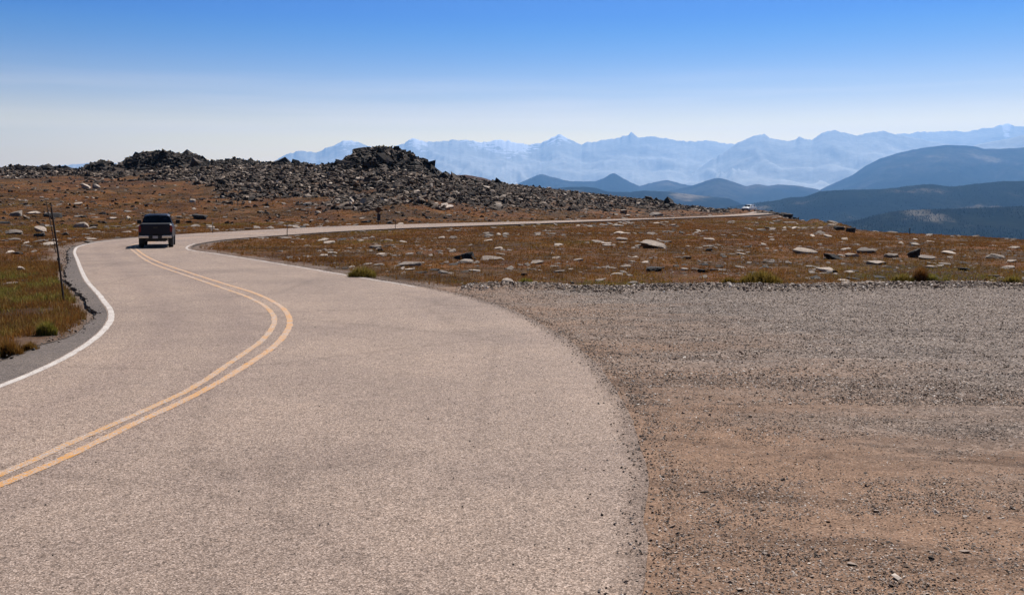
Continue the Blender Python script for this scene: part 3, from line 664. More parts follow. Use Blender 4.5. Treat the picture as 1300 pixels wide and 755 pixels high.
for i in order[:NI]:
    tn = tones[i]; key = (tn, int(r2.integers(0, 5)))
    if key not in protos:
        V, Fc = rock_shape(2, r2, 10, .02); protos[key] = mesh_obj('meadow_stone', V * np.array([1.35, .9, .40]), Fc, TM[tn], link=False).data
    o = bpy.data.objects.new('meadow_stone', protos[key]); COL.objects.link(o); o.location = (xx[i], Yd[i], zz[i] + s[i] * .16); o.scale = (s[i],) * 3; o.rotation_euler = (Matrix.Rotation(.2, 3, 'X') @ Matrix.Rotation(r2.uniform(0, 6.28), 3, 'Z') @ Matrix.Rotation(r2.normal(0, .1), 3, 'X')).to_euler()
    c1 = cc[i]; far = Yd[i] > 62
    if c1 < 240: where = 'on the slope left of the pickup' if far else 'beside the left roadside turf'
    elif c1 < 620: where = 'on the slope behind the far road' if Yd[i] > 112 else 'in the meadow inside the bend'
    elif c1 < 960: where = 'in the middle meadow close under the far road' if far else 'in the middle meadow near the gravel'
    else: where = 'in the right meadow near the drop off' if far else 'in the right meadow near the gravel'
    lb = 'small %s stone scattered %s' % (TN[tn], where)
    tag(o, lb, 'stone', 'small %s stones %s' % (TN[tn], where))
rest = order[NI:]
for tn, nm in (('p', 'pale'), ('t', 'brown')):
    sl = np.array([i for i in rest if (tones[i] in 'pg') == (tn == 'p')])
    V, Fc = rocks_mesh(np.stack([xx[sl], Yd[sl], zz[sl] + s[sl] * .12], 1), np.stack([s[sl] * 1.3, s[sl], s[sl] * .45], 1), r2, sub=1, tilt=.12, dip=.2)
    tag(mesh_obj('stones', V, Fc, M_GREY if tn == 'p' else M_TALUS), 'countless small %s stones strewn through the dry meadow' % nm, 'stones', kind='stuff')

# talus: tens of thousands of blocks on the hill
r3 = np.random.default_rng(31)
n = 190000; c_ = r3.uniform(-430, 980, n); Yt = 95 + 175 * r3.random(n) ** .8; xt = (c_ - HX) * Yt / F
z0, t, Yq, cc = terr0(xt, Yt); dens = talus_density(xt, Yt, t, cc) * .95 + np.where(cc > 480, .11, .06) * (t > .02); D = np.interp(cc, SK[:, 0], SK[:, 2])
rdt = road_dist(xt, Yt); ok = (r3.random(n) < dens) & (Yt < D + 2.5) & (rdt > 1.2); xt, Yt, cc, t = xt[ok], Yt[ok], cc[ok], t[ok]
st = .12 + .50 * r3.random(len(xt)) ** 2.8; st[cc > 640] *= .75; st = st * np.where(talus_density(xt, Yt, t, cc) < .3, .55, 1.0)
zt = terrain_z(xt, Yt); order = np.argsort(-st / Yt * ((cc > 4) & (cc < 1290)))[:44]
ind = set(order.tolist()); mask = np.ones(len(xt), bool); mask[order] = False
V, Fc = rocks_mesh(np.stack([xt, Yt, zt + st * .2], 1)[mask], np.stack([st * r3.uniform(1, 1.6, len(st)), st, st * r3.uniform(.4, .8, len(st))], 1)[mask], r3, sub=1, tilt=.45)
tag(mesh_obj('talus', V, Fc, M_TALUS), 'mass of broken dark and tan talus blocks covering the rocky hill', 'talus', kind='stuff')
pm = [mesh_obj('talus_block', rock_shape(2, r3, 9, .02)[0] * np.array([1.25, .95, .65]), ICO[2][1], M_TALUS, link=False).data for _ in range(6)]
for i in order:
    o = bpy.data.objects.new('talus_block', pm[int(r3.integers(0, 6))]); COL.objects.link(o)
    o.location = (xt[i], Yt[i], zt[i] + st[i] * .25); o.scale = (st[i] * 1.1,) * 3; o.rotation_euler = (r3.normal(0, .35), r3.normal(0, .35), r3.uniform(0, 6.28))
    wh = 'on the talus slope above the pickup' if cc[i] < 330 else ('on the talus slope below the round summit outcrop' if cc[i] < 580 else 'on the low rocky ridge above the far road')
    tag(o, 'large angular block lying ' + wh, 'rock', 'large blocks ' + wh)

# outcrops: shattered bedrock knolls
def outcrop(label, prof, Yc, depth, nblk, seed, smax=1.3, back=0.6):
    """prof: list of (column, top row, base row) along the knoll; Yc its distance"""
    r = np.random.default_rng(seed); P = np.array(prof, float); c0, c1 = P[0, 0], P[-1, 0]
    nx, nyv = 70, 26; U, T = np.meshgrid(np.linspace(c0, c1, nx), np.linspace(-1, 1, nyv))
    def surf(U, T):
        top = np.interp(U, P[:, 0], P[:, 1]); base = np.interp(U, P[:, 0], P[:, 2])
        Y = Yc + T * depth * np.where(T < 0, 1, back)
        zt = EYE - (top - HY) * Yc / F; zb = EYE - (base - HY) * (Yc - depth) / F
        h = np.clip(1 - np.abs(T) ** 1.7, 0, 1) ** .75
        z = zb + (zt - zb) * h + (fbm(U * .09, T * 3, seed, 4) - .5) * (zt - zb) * .16 * np.abs(T)
        return (U - HX) * Yc / F, Y, z
    X, Y, Z = surf(U, T); gz = terrain_z(X, Y); Z = np.maximum(Z - .55, gz - .6)
    V = [np.stack([X.ravel(), Y.ravel(), Z.ravel()], 1)]; Fq = grid_faces(*X.shape); Ft = np.concatenate([Fq[:, [0, 1, 2]], Fq[:, [0, 2, 3]]])
    u = r.uniform(c0, c1, nblk); tt = np.where(r.random(nblk) < .25, r.normal(0, .08, nblk), r.uniform(-1, .35, nblk)); tt = np.clip(tt, -1, 1)
    x, y, z = surf(u, tt); g = terrain_z(x, y); s = .22 + (smax - .22) * r.random(nblk) ** 2.4; s[:nblk // 45] = smax * r.uniform(1.1, 2.1, nblk // 45)
    z = np.maximum(z - s * .42, g + s * .1)
    v2, f2 = rocks_mesh(np.stack([x, y, z], 1), np.stack([s * r.uniform(.9, 1.5, nblk), s, s * r.uniform(.55, 1.0, nblk)], 1), r, sub=1, tilt=.5)
    VV = np.concatenate([V[0], v2]); FF = np.concatenate([Ft, f2 + len(V[0])])
    return tag(mesh_obj('rock_outcrop', VV, FF, M_OUT), label, 'rock outcrop')
outcrop('tall rounded dark rocky summit rising highest on the hill beyond the warning sign',
        [(425, 211, 216), (440, 204, 216), (452, 196, 218), (462, 192, 221), (474, 189, 225), (486, 187.5, 228), (500, 189, 232), (512, 193, 234), (524, 199, 237), (534, 203, 239), (543, 207.5, 240), (548, 216, 241), (554, 226, 241), (562, 229, 238)], 205, 14, 3600, 5, .85)
outcrop('broad flat topped dark rocky knoll on the skyline above the pickup',
        [(150, 214, 219), (158, 207, 222), (165, 202, 224), (172, 199, 226), (178, 195, 227), (190, 193.5, 228), (205, 193, 228), (218, 193.5, 226), (226, 196.5, 225), (240, 196, 223), (250, 198, 221), (255, 203, 219), (268, 208, 216)], 240, 9, 2200, 6, .95)
outcrop('small pointed dark rocky knoll left of the flat topped knoll',
        [(106, 216, 222), (114, 210, 224), (122, 207.5, 226), (131, 204.5, 226), (138, 207, 226), (144, 210, 224), (156, 214.5, 222)], 246, 7, 1000, 8, .85)
outcrop('low long rubble crest between the two main rocky knolls',
        [(262, 208, 214), (280, 204.5, 217), (293, 203, 219), (305, 203.5, 219), (318, 205, 218), (332, 206.5, 216), (360, 208, 215), (395, 209, 214)], 232, 8, 1700, 9, .75)
outcrop('low dark rubble crest at the far left end of the skyline',
        [(-30, 216, 224), (0, 214, 224), (18, 211.5, 226), (30, 211, 226), (48, 212.5, 226), (62, 211.5, 225), (78, 213, 224), (100, 215.5, 222)], 255, 8, 1700, 10, .8)
outcrop('dark shattered ledge low on the ridge right of the round summit',
        [(556, 228, 238), (575, 228, 240), (592, 229, 241), (612, 231, 241), (640, 234.5, 242)], 206, 6, 650, 12, .8)
outcrop('dark ledge on the far tail of the ridge above the vanishing road',
        [(815, 256, 263), (828, 256.5, 264), (842, 258, 265), (858, 261, 265)], 225, 5, 220, 13, .7)
outcrop('brown rubble mound on the skyline just right of the distant white car',
        [(958, 271.5, 276), (968, 269.5, 278), (980, 269, 279), (990, 272, 281), (1002, 278, 284)], 200, 10, 420, 14, .6)

# every stone is named after the landmark next to it
ANCH = [('the tall marker pole', 75, 330), ('the small white stone in the green turf', 27, 345), ('the dark slab behind the marker pole', 66, 276), ('the blocky tan boulder', 101, 289), ('the pickup', 200, 290),
        ('the brown black mound right of the pickup', 251, 278), ('the warning sign', 480, 275), ('the inner curve of the road', 300, 318), ('the long low slab', 521, 338), ('the dark slanting slab', 588, 329), ('the white topped boulder', 647, 363),
        ('the largest pale slab', 830, 315), ('the dark flat boulder', 832, 344), ('the brown peaked stone', 899, 319), ('the broad olive grass clump', 966, 362), ('the wide pale slab', 1017, 322), ('the black rounded boulder', 1056, 329),
        ('the pale domed slab', 1108, 335), ('the jagged dark boulder', 1160, 327), ('the tall straw tuft', 1169, 361), ('the dark stone with a pale base', 1221, 344), ('the long white stone at the margin', 1281, 341),
        ('the two black skyline boulders', 1073, 293), ('the distant white car', 951, 272), ('the reddish pale boulder above the far road', 791, 271), ('the round rocky summit', 490, 225), ('the flat topped rocky knoll', 205, 225),
        ('the small pointed rocky knoll', 131, 225), ('the large bright slab right of the sign', 566, 266), ('the far left end of the skyline', 20, 225), ('the flat pale stone half in the gravel', 1075, 365), ('the thin post right of the sign', 502, 288)]
def project(o): x, y, z = o.location; return HX + F * x / y, HY - F * (z - EYE) / y
ORD = ['nearest', 'second', 'third', 'fourth', 'fifth', 'sixth', 'seventh', 'eighth', 'ninth', 'tenth', 'eleventh', 'twelfth', 'thirteenth', 'fourteenth', 'fifteenth', 'sixteenth', 'seventeenth', 'eighteenth', 'nineteenth', 'twentieth', 'twenty-first', 'twenty-second', 'twenty-third', 'twenty-fourth', 'twenty-fifth']
buckets = {}
for o in list(COL.objects):
    if o.name.startswith(('meadow_stone', 'talus_block')):
        px, py = project(o); dist = [(((px - ax) / 1.0) ** 2 + ((py - ay) * 2.2) ** 2, nm, ax, ay) for nm, ax, ay in ANCH]; d, nm, ax, ay = min(dist)
        dx, dy = px - ax, (py - ay) * 2.2
        rel = ('left of' if dx < 0 else 'right of') if abs(dx) > abs(dy) else ('behind' if dy < 0 else 'in front of')
        kind = ('small ' + o['label'].split()[1] + ' stone') if o.name.startswith('meadow') else 'angular dark block'
        buckets.setdefault((kind, rel, nm), []).append((d, o))
for (kind, rel, nm), v in buckets.items():
    v.sort(key=lambda q: q[0])
    for k_, (d, o) in enumerate(v):
        o['label'] = '%s%s %s %s' % ('' if len(v) == 1 else ('nearest ' if k_ == 0 else ORD[min(k_, 24)] + ' nearest '), kind, rel, nm)
# ------------------------------------------------------------------ grass
r4 = np.random.default_rng(44)
def tufts(x, y, z, h, nb, spread, r, green, wid=.012, bend=.5):
    """each tuft: nb bent blades of two quads... kept as slim triangles pairs"""
    n = len(x); X = np.repeat(x, nb); Y = np.repeat(y, nb); Z = np.repeat(z, nb); H = np.repeat(h, nb) * r.uniform(.55, 1.15, n * nb); g = np.repeat(green, nb)
    a = r.uniform(0, 2 * np.pi, n * nb); sp = np.repeat(spread, nb) * r.random(n * nb) ** .6
    bx, by = X + np.cos(a) * sp, Y + np.sin(a) * sp
    ln = bend * r.random(n * nb) * H; b2 = a + r.normal(0, .5, n * nb); W = wid * r.uniform(.7, 1.4, n * nb) * np.repeat(np.clip(y / 22, 1, 5), nb)
    wx, wy = np.cos(b2 + np.pi / 2) * W, np.sin(b2 + np.pi / 2) * W
    p0 = np.stack([bx - wx, by - wy, Z - .02], 1); p1 = np.stack([bx + wx, by + wy, Z - .02], 1)
    m0 = np.stack([bx - wx * .7 + np.cos(b2) * ln * .35, by - wy * .7 + np.sin(b2) * ln * .35, Z + H * .6], 1)
    m1 = np.stack([bx + wx * .7 + np.cos(b2) * ln * .35, by + wy * .7 + np.sin(b2) * ln * .35, Z + H * .6], 1)
    tp = np.stack([bx + np.cos(b2) * ln, by + np.sin(b2) * ln, Z + H], 1)
    V = np.stack([p0, p1, m1, m0, tp], 1).reshape(-1, 3); k = np.arange(n * nb)[:, None] * 5
    Fc = np.concatenate([k + np.array([[0, 1, 2]]), k + np.array([[0, 2, 3]]), k + np.array([[3, 2, 4]])])
    return V, Fc, np.repeat(g, 5)
# meadow turf
n = 150000; c_ = r4.uniform(-40, 1340, n); Yd = 12 + 150 * r4.random(n) ** 1.5; xx = (c_ - HX) * Yd / F
rd = road_dist(xx, Yd); cl = fbm(xx * .5, Yd * .5, 93, 3)
ok = (rd > .25 + 1.4 * cl) & ~in_gravel(xx, Yd, -.15) & (r4.random(n) < sstep(.30, .55, cl) * .9 + .12); xx, Yd = xx[ok], Yd[ok]
z0, t, Yq, cc = terr0(xx, Yd); ok = (z0 > -1); xx, Yd, cc = xx[ok], Yd[ok], cc[ok]
gn = sstep(.50, .68, fbm(xx * .07 + 3, Yd * .07, 97, 4)) * .55
gn = np.clip(gn + .45 * (1 - sstep(33, 44, Yd)) * sstep(.42, .56, fbm(xx * .22, Yd * .4, 98, 3)), 0, .9); left = (xx < -6) & (Yd < 46); gl = np.clip((sstep(.42, .62, fbm(xx * .9, Yd * .6, 99, 4)) + r4.normal(0, .25, len(xx))) * (1 - sstep(30, 46, Yd)), 0, .95); gn = np.where(left, gl, gn)
h = .025 + .06 * r4.random(len(xx)) ** 1.5 + .03 * (Yd > 60); h = np.where(left, h * 1.6 + .04, h)
V, Fc, g = tufts(xx, Yd, terrain_z(xx, Yd), h, 6, .05 + .10 * r4.random(len(xx)) + .1 * (Yd > 60), r4, gn, .006, 1.3)
tag(mesh_obj('turf', V, Fc, M_GRASS, attrs={'green': g}), 'rust and straw coloured alpine turf covering the meadow', 'grass', kind='stuff')
# denser verge turf on the left, close to the viewer
n = 42000; Yd = r4.uniform(12, 42, n); xx = np.interp(Yd, LEFT_OUT[:400, 1], LEFT_OUT[:400, 0]) - 12 * r4.random(n) ** 1.3; rd = road_dist(xx, Yd); cl = fbm(xx * .7, Yd * .7, 103, 4)
ok = (rd > .02 + .45 * cl) & (r4.random(n) < sstep(.28, .50, cl)); xx, Yd, cl = xx[ok], Yd[ok], cl[ok]
gn = np.clip((sstep(.40, .62, fbm(xx * .9, Yd * .6, 99, 4)) + r4.normal(0, .28, len(xx))) * (1 - sstep(32, 42, Yd)), 0, 1)
V, Fc, g = tufts(xx, Yd, terrain_z(xx, Yd), .05 + .17 * r4.random(len(xx)) ** 1.6, 9, .04 + .08 * r4.random(len(xx)), r4, gn, .0045, .8)
tag(mesh_obj('verge_grass', V, Fc, M_GRASS, attrs={'green': g}), 'green and gold grass on the bank left of the road', 'grass', kind='stuff')
# clumps one can point at
CL = [(459, 353, 36, 13, .85, 'wide green grass clump at the inner road edge below the long low slab'),
      (668, 363, 22, 7, 1.0, 'small bright green clump right of the white topped boulder'),
      (966, 362, 54, 15, .75, 'broad olive grass clump at the gravel edge below the wide pale slab'),
      (925, 363, 22, 8, .6, 'low olive clump left of the broad olive clump'),
      (1146, 361, 34, 10, .8, 'green clump at the gravel edge left of the tall straw tuft'),
      (1169, 361, 20, 18, 0.0, 'tall straw coloured tuft at the gravel edge'),
      (1183, 363, 19, 10, 1.0, 'dark green clump right of the tall straw tuft'),
      (1201, 364, 10, 7, .95, 'tiny dark green clump rightmost of the three beside each other'),
      (1286, 365, 26, 8, .8, 'green gold clump at the gravel edge by the right margin'),
      (59, 428, 24, 15, 1.0, 'dark green clump nearest the paved shoulder on the left bank'),
      (12, 452, 34, 18, .25, 'golden clump on the left bank at the margin'),
      (38, 446, 22, 12, .35, 'rusty gold clump between the dark green clump and the margin')]
for px, py, wp, hp, gg, lb in CL:
    X, Y, Zt = hit(px, py); sc_ = Y / F; rw = wp * sc_ / 2; nn = int(60 + wp * 7)
    a = r4.uniform(0, 6.28, nn); rr = r4.random(nn) ** .55; x = np.cos(a) * rr * rw; y = np.sin(a) * rr * rw * .6
    zl = terrain_z(X + x, Y + y) - Zt
    V, Fc, g = tufts(x, y, zl, hp * sc_ * (1.35 - .75 * rr ** 2), 5, np.full(nn, .03), r4, np.full(nn, gg), .0045 * max(1, Y / 22), .55)
    o = mesh_obj('grass_clump', V, Fc, M_GRASS, attrs={'green': g}); o.location = (X, Y, Zt); tag(o, lb, 'grass clump')
# seedheads: sparse taller stems
exec('''
n = 2600; c_ = r4.uniform(-20, 1320, n); Yd = 31.5 + 30 * r4.random(n) ** 1.4; xx = (c_ - HX) * Yd / F; rd = road_dist(xx, Yd); ok = (rd > .4) & ~in_gravel(xx, Yd, -.1); xx, Yd = xx[ok], Yd[ok]
V, Fc, g = tufts(xx, Yd, terrain_z(xx, Yd), .12 + .16 * r4.random(len(xx)), 5, np.full(len(xx), .06), r4, np.zeros(len(xx)) + .1, .004, .5)
tag(mesh_obj('dry_grass', V, Fc, M_GRASS, attrs={'green': g}), 'taller dry stems standing above the meadow turf', 'grass', kind='stuff')
''')

# ------------------------------------------------------------------ far country
def hill_mat(name, stops, scale, snow=None, tint2=None):
    m, nt, b = material(name, 1.0, .0); p = coords(nt, kind='World'); n = noise(nt, p, scale, 7, .62)
    c = ramp(nt, stops, n).outputs[0]
    n2 = noise(nt, p, scale * 14, 5, .7); c = mix(nt, c, ramp(nt, [(.35, (.55, .55, .55)), (.65, (1.4, 1.4, 1.4))], n2).outputs[0], .35 if snow else .8, 'MULTIPLY')
    if snow:
        z0, z1, sn, cov = snow
        s = N(nt, 'ShaderNodeSeparateXYZ'); nt.links.new(p, s.inputs[0])
        hgt = N(nt, 'ShaderNodeMapRange'); hgt.inputs[1].default_value = z0; hgt.inputs[2].default_value = z1; nt.links.new(s.outputs[2], hgt.inputs[0])
        att = N(nt, 'ShaderNodeAttribute', attribute_name='snow').outputs['Fac']
        f = math_(nt, 'ADD', math_(nt, 'ADD', noise(nt, p, sn, 7, .7), math_(nt, 'MULTIPLY', hgt.outputs[0], .30)), att)
        k = ramp(nt, [(cov, (0, 0, 0)), (cov + .05, (1, 1, 1))], f).outputs[0]
        c = mix(nt, c, (.85, .87, .92), bw(nt, k))
    nt.links.new(c, b.inputs['Base Color']); return m
FOREST = [(.35, (.005, .007, .006)), (.50, (.011, .014, .010)), (.57, (.018, .020, .013)), (.62, (.10, .085, .062)), (.70, (.20, .17, .13))]
def hill_range(name, prof, D, front, back, base, mat, amp, spur, seed, step=2.0, rows=34, snow=None, D1=None, rough=0.6, kindname=None):
    P = np.array(prof, float); u = np.arange(P[0, 0], P[-1, 0] + .1, step); T = np.concatenate([-np.linspace(1, 0, rows) ** 1.25, np.linspace(0, 1, 12)[1:]])
    U, TT = np.meshgrid(u, T); Dc = D + (0 if D1 is None else (D1 - D) * (U - u[0]) / (u[-1] - u[0]))
    Y = Dc * (1 + np.where(TT < 0, TT * front, TT * back)); X = (U - HX) * Y / F
    jag = (fbm(u * .22, u * 0, seed + 5, 4) - .5) * rough
    top = np.interp(u, P[:, 0], P[:, 1]) + jag; zc = EYE - (top[None] - HY) * Dc / F
    a = np.abs(TT); sh = np.where(TT < 0, (1 - a) ** 1.35, (1 - a) ** 1.2)
    k_ = np.exp(-np.linspace(-2.2, 2.2, 41) ** 2); k_ /= k_.sum(); zs = np.convolve(np.pad(zc[0], 20, mode='edge'), k_, 'valid')[None]
    zm = zc + (np.minimum(zs, zc + 0) * .5 + zs * .5 - zc) * sstep(.02, .14, a)
    z = base + (zm - base) * sh
    lat = X / spur + (fbm(X / spur / 2, Y / spur / 2, seed, 3) - .5) * 3.4 + (Y - D) / spur * .45
    rid = 1 - np.abs(2 * fbm(lat, Y / spur * .7, seed + 1, 5) - 1)
    z = z + (rid - .75) * amp * np.minimum(a * 3.0, 1) * (1 - a * .4)
    bl = sstep(.03, .16, a); lim = EYE + ((zc * (1 - bl) + zs * bl) - EYE) / Dc * Y; z = np.where(TT < 0, np.minimum(z, lim - (Dc * .0007) * np.minimum(a * 8, 1)), z)
    V = np.stack([X.ravel(), Y.ravel(), z.ravel()], 1); at = {}
    if snow is not None:
        sn = np.zeros(U.shape)
        for (cx, wd, dz, st) in snow:
            sn += st * np.exp(-((U - cx) / wd) ** 2) * np.exp(-(a / dz) ** 2)
        at['snow'] = sn.ravel()
    o = mesh_obj(name, V, grid_faces(*U.shape), mat, smooth=True, attrs=at); return tag(o, kind='structure')
HAZE_PALED_ROCK = [(.32, (.40, .39, .34)), (.5, (.52, .51, .45)), (.68, (.62, .61, .55))]  # rock colour raised pale: whitening by distant haze is put into it
M_FAR = hill_mat('haze_paled_far_range', HAZE_PALED_ROCK, .0004, snow=(1500, 2600, .0036, .98))
M_MIDM = hill_mat('middle_mountain', [(.3, (.012, .016, .015)), (.5, (.025, .028, .024)), (.62, (.06, .056, .048)), (.70, (.17, .15, .12))], .0009)
M_FOREST = hill_mat('forested_ridge', FOREST, .0016)
M_NEARH = hill_mat('near_brown_hill', [(.3, (.05, .035, .03)), (.6, (.10, .065, .05)), (.75, (.16, .13, .11))], .01)
far1 = [(-120, 217), (0, 214), (40, 212), (90, 209), (128, 206.5), (150, 208), (200, 211), (260, 212), (320, 208), (348, 205), (365, 196), (380, 191.5), (395, 193), (404, 193), (416, 187), (428, 182), (436, 178.5), (444, 178), (455, 180), (462, 184), (475, 188),
        (492, 188), (505, 184.5), (514, 181), (523, 175.5), (531, 177), (540, 180), (552, 180), (575, 178), (590, 178), (603, 179), (612, 181), (628, 178.5), (645, 178.5), (657, 182), (672, 183), (684, 182), (697, 177), (708, 171), (713, 171), (722, 177), (738, 183), (746, 180),
        (756, 180.5), (765, 177.5), (780, 176), (790, 173), (798, 171.5), (801, 167.5), (805, 171), (812, 175), (820, 173.5), (835, 174), (848, 176), (862, 179), (885, 179.5), (898, 178.5), (915, 181), (932, 183), (960, 184), (1000, 182), (1050, 178), (1090, 172), (1122, 170),
        (1155, 170), (1165, 167.5), (1185, 167), (1205, 166), (1230, 166.5), (1245, 164), (1262, 161), (1272, 158), (1281, 156.5), (1288, 159.5), (1298, 161), (1340, 164), (1420, 170)]
SN = [(440, 24, .5, .42), (530, 22, .5, .40), (600, 50, .5, .30), (665, 30, .5, .34), (713, 22, .5, .34), (640, 40, .3, .2), (790, 40, .35, .14), (1278, 8, .35, .40)]
hill_range('far_mountain_range', far1, 34000, .34, .10, -300, M_FAR, 520, 1300, 101, snow=SN, rough=3.2, step=1.3)
far1b = [(840, 236), (862, 228), (880, 219), (897, 207), (915, 196), (932, 184), (945, 177), (958, 173), (970, 170), (977, 175), (986, 177), (1000, 178.5), (1010, 177), (1016, 173), (1022, 176), (1031, 177), (1042, 170), (1052, 166.5), (1060, 165.5), (1072, 168.5),
         (1088, 172.5), (1102, 169), (1122, 166), (1137, 170), (1165, 176), (1200, 183), (1240, 190), (1300, 200), (1380, 212)]
hill_range('dark_peak_range', far1b, 29000, .30, .15, -300, M_FAR, 460, 1200, 107, snow=[(0, 1, 1, 0)], rough=2.6, step=1.3)
far1c = [(1190, 200), (1215, 192), (1241, 183.5), (1255, 180.5), (1268, 178.5), (1282, 176), (1300, 171), (1330, 168), (1420, 160)]
hill_range('blue_shoulder_range', far1c, 25000, .22, .15, -300, M_FAR, 300, 1000, 109, snow=[(0, 1, 1, 0)], rough=.8)
mid2 = [(1010, 262), (1030, 248), (1043, 240), (1062, 231), (1082, 222.5), (1100, 210), (1116, 202), (1138, 195), (1155, 191), (1171, 188), (1191, 185.5), (1202, 184), (1215, 184.5), (1227, 185), (1241, 186.5), (1249, 189), (1270, 189), (1300, 187.5), (1350, 188), (1420, 192)]
hill_range('plateau_mountain', mid2, 16000, .45, .2, -400, M_MIDM, 330, 750, 113, rough=.8)
mid3 = [(610, 240), (640, 236), (658, 233), (674, 226), (682, 222.5), (688, 221), (697, 223.5), (712, 227.5), (725, 230), (742, 230.5), (756, 230), (767, 226), (774, 221.5), (779, 219.5), (786, 223.5), (794, 228), (804, 233), (812, 236.5), (823, 233), (835, 230.5), (847, 228.5), (856, 231), (865, 233.5), (890, 238), (930, 244)]
hill_range('blue_foothills', mid3, 17000, .35, .2, -400, M_MIDM, 260, 700, 117, rough=.9)
mid3b = [(820, 252), (845, 243), (860, 240), (872, 237.5), (884, 234), (895, 230), (905, 227), (912, 226), (918, 227), (931, 231), (947, 236.5), (955, 235), (963, 234), (974, 236), (988, 234), (1000, 235), (1016, 236), (1030, 239), (1045, 242), (1080, 247), (1120, 252)]
hill_range('blue_foothills', mid3b, 14000, .35, .2, -400, M_MIDM, 220, 600, 119, rough=.8)
mid4 = [(640, 246), (680, 242), (703, 239), (722, 237.5), (741, 237), (756, 238.5), (764, 241), (772, 243.5), (800, 244), (815, 242), (845, 243), (862, 245), (878, 247), (905, 250), (926, 252), (939, 258), (950, 263), (965, 268), (1000, 278)]
hill_range('forested_hills', mid4, 9000, .35, .2, -400, M_FOREST, 90, 350, 121, rough=.7)
mid5 = [(900, 268), (930, 262), (950, 259), (965, 257), (988, 254), (1004, 250.5), (1020, 250), (1030, 247), (1041, 243), (1060, 241.5), (1085, 241), (1105, 240.5), (1121, 240), (1140, 238), (1155, 236), (1170, 234.5), (1183, 234), (1195, 235.5), (1205, 237), (1220, 236), (1233, 234), (1255, 232), (1274, 230), (1300, 230), (1360, 230), (1420, 232)]
hill_range('forested_ridge', mid5, 6500, .42, .2, -420, M_FOREST, 80, 320, 123, rough=.8)
mid6 = [(940, 300), (980, 294), (1020, 289), (1060, 284), (1085, 280), (1099, 277), (1115, 272.5), (1132, 269), (1150, 267), (1171, 266), (1190, 265.5), (1210, 265), (1240, 264), (1270, 263), (1300, 262), (1360, 262), (1420, 262)]
hill_range('near_forested_ridge', mid6, 4000, .45, .2, -420, M_FOREST, 45, 240, 127, rough=.8, rows=44)
near0 = [(520, 236), (540, 229), (550, 226), (556, 223.5), (566, 219.8), (572, 221), (577, 222), (590, 222), (599, 223), (610, 225), (618, 227), (628, 231), (636, 234.5), (650, 238), (668, 243)]
hill_range('near_brown_hill', near0, 1150, .3, .2, -60, M_NEARH, 9, 60, 131, rough=.9)

# conifers on the nearer forested ridges: one wood
r5 = np.random.default_rng(55)
def trees_on(prof, D, front, base, n, hmin, hmax, seed):
    o = [q_ for q_ in bpy.data.objects if q_.name.startswith(prof)][0]; nv = len(o.data.vertices); co = np.empty(nv * 3, np.float32); o.data.vertices.foreach_get('co', co); co = co.reshape(-1, 3).astype(float)
    npl = len(o.data.polygons); vi = np.empty(npl * 4, np.int32); o.data.loops.foreach_get('vertex_index', vi); vi = vi.reshape(-1, 4)
    q_ = co[vi]; ctr = q_.mean(1); ok = ctr[:, 2] > -330; idx = np.where(ok)[0]; ar = np.linalg.norm(np.cross(q_[idx, 2] - q_[idx, 0], q_[idx, 3] - q_[idx, 1]), axis=1); pr = ar / np.maximum(ctr[idx, 1], 1) ** 1.0; pr /= pr.sum()
    ff = r5.choice(idx, n, p=pr); a = r5.random((n, 1)); b_ = r5.random((n, 1)); q_ = co[vi[ff]]
    return (q_[:, 0] * (1 - a) * (1 - b_) + q_[:, 1] * a * (1 - b_) + q_[:, 2] * a * b_ + q_[:, 3] * (1 - a) * b_)
P = np.concatenate([trees_on('near_forested_ridge', 0, 0, 0, 26000, 0, 0, 0), trees_on('forested_ridge', 0, 0, 0, 22000, 0, 0, 0)])
P = P[fbm(P[:, 0] / 420, P[:, 1] / 420, 141, 4) > .36]
n = len(P); h = r5.uniform(4, 9, n); w_ = h * r5.uniform(.16, .24, n); ang = np.linspace(0, 2 * np.pi, 6)[:5]
ring = np.stack([np.cos(ang), np.sin(ang)], 1); V = np.zeros((n, 6, 3)); V[:, :5, 0] = P[:, None, 0] + ring[None, :, 0] * w_[:, None]; V[:, :5, 1] = P[:, None, 1] + ring[None, :, 1] * w_[:, None]; V[:, :5, 2] = P[:, None, 2] - 1
V[:, 5] = P; V[:, 5, 2] += h; f5 = np.array([(i, (i + 1) % 5, 5) for i in range(5)]); Fc = (f5[None] + (np.arange(n) * 6)[:, None, None]).reshape(-1, 3)
m, nt, b = material('conifer_wood', 1, 0); isl = N(nt, 'ShaderNodeNewGeometry').outputs['Random Per Island']
nt.links.new(ramp(nt, [(0, (.004, .007, .005)), (1, (.014, .018, .011))], isl).outputs[0], b.inputs['Base Color'])
tag(mesh_obj('forest', V.reshape(-1, 3), Fc, m), 'dark conifer forest covering the far lower ridges', 'forest', kind='stuff')


# ------------------------------------------------------------------ vehicles, posts, sign
import bmesh
M_NAVY = simple('navy_car_paint', (.002, .0045, .018), .35, 0, .25, .12); M_WHITEP = simple('white_car_paint', (.78, .78, .77), .35, 0, .5, .6)
M_GLASS = simple('dark_window_glass', (.003, .004, .005), .08, 0, .35); M_CHROME = simple('chrome', (.62, .60, .58), .22, 1); M_TYRE = simple('tyre_rubber', (.018, .017, .016), .9)
M_BLACK = simple('black_plastic', (.02, .02, .02), .6); M_RED = simple('red_lens', (.20, .008, .010), .15); M_LAMP = simple('headlight_lens', (.7, .7, .72), .1)
M_PLATE = simple('plate_white', (.45, .46, .50), .5); M_STEEL = simple('rusty_dark_steel', (.045, .028, .022), .7); M_SIGN = simple('backlit_brown_sign_face', (.085, .040, .016), .6); M_SIGNB = simple('dark_blue_grey_plate', (.022, .026, .036), .6)  # sign face: the dark of being backlit is put into its brown
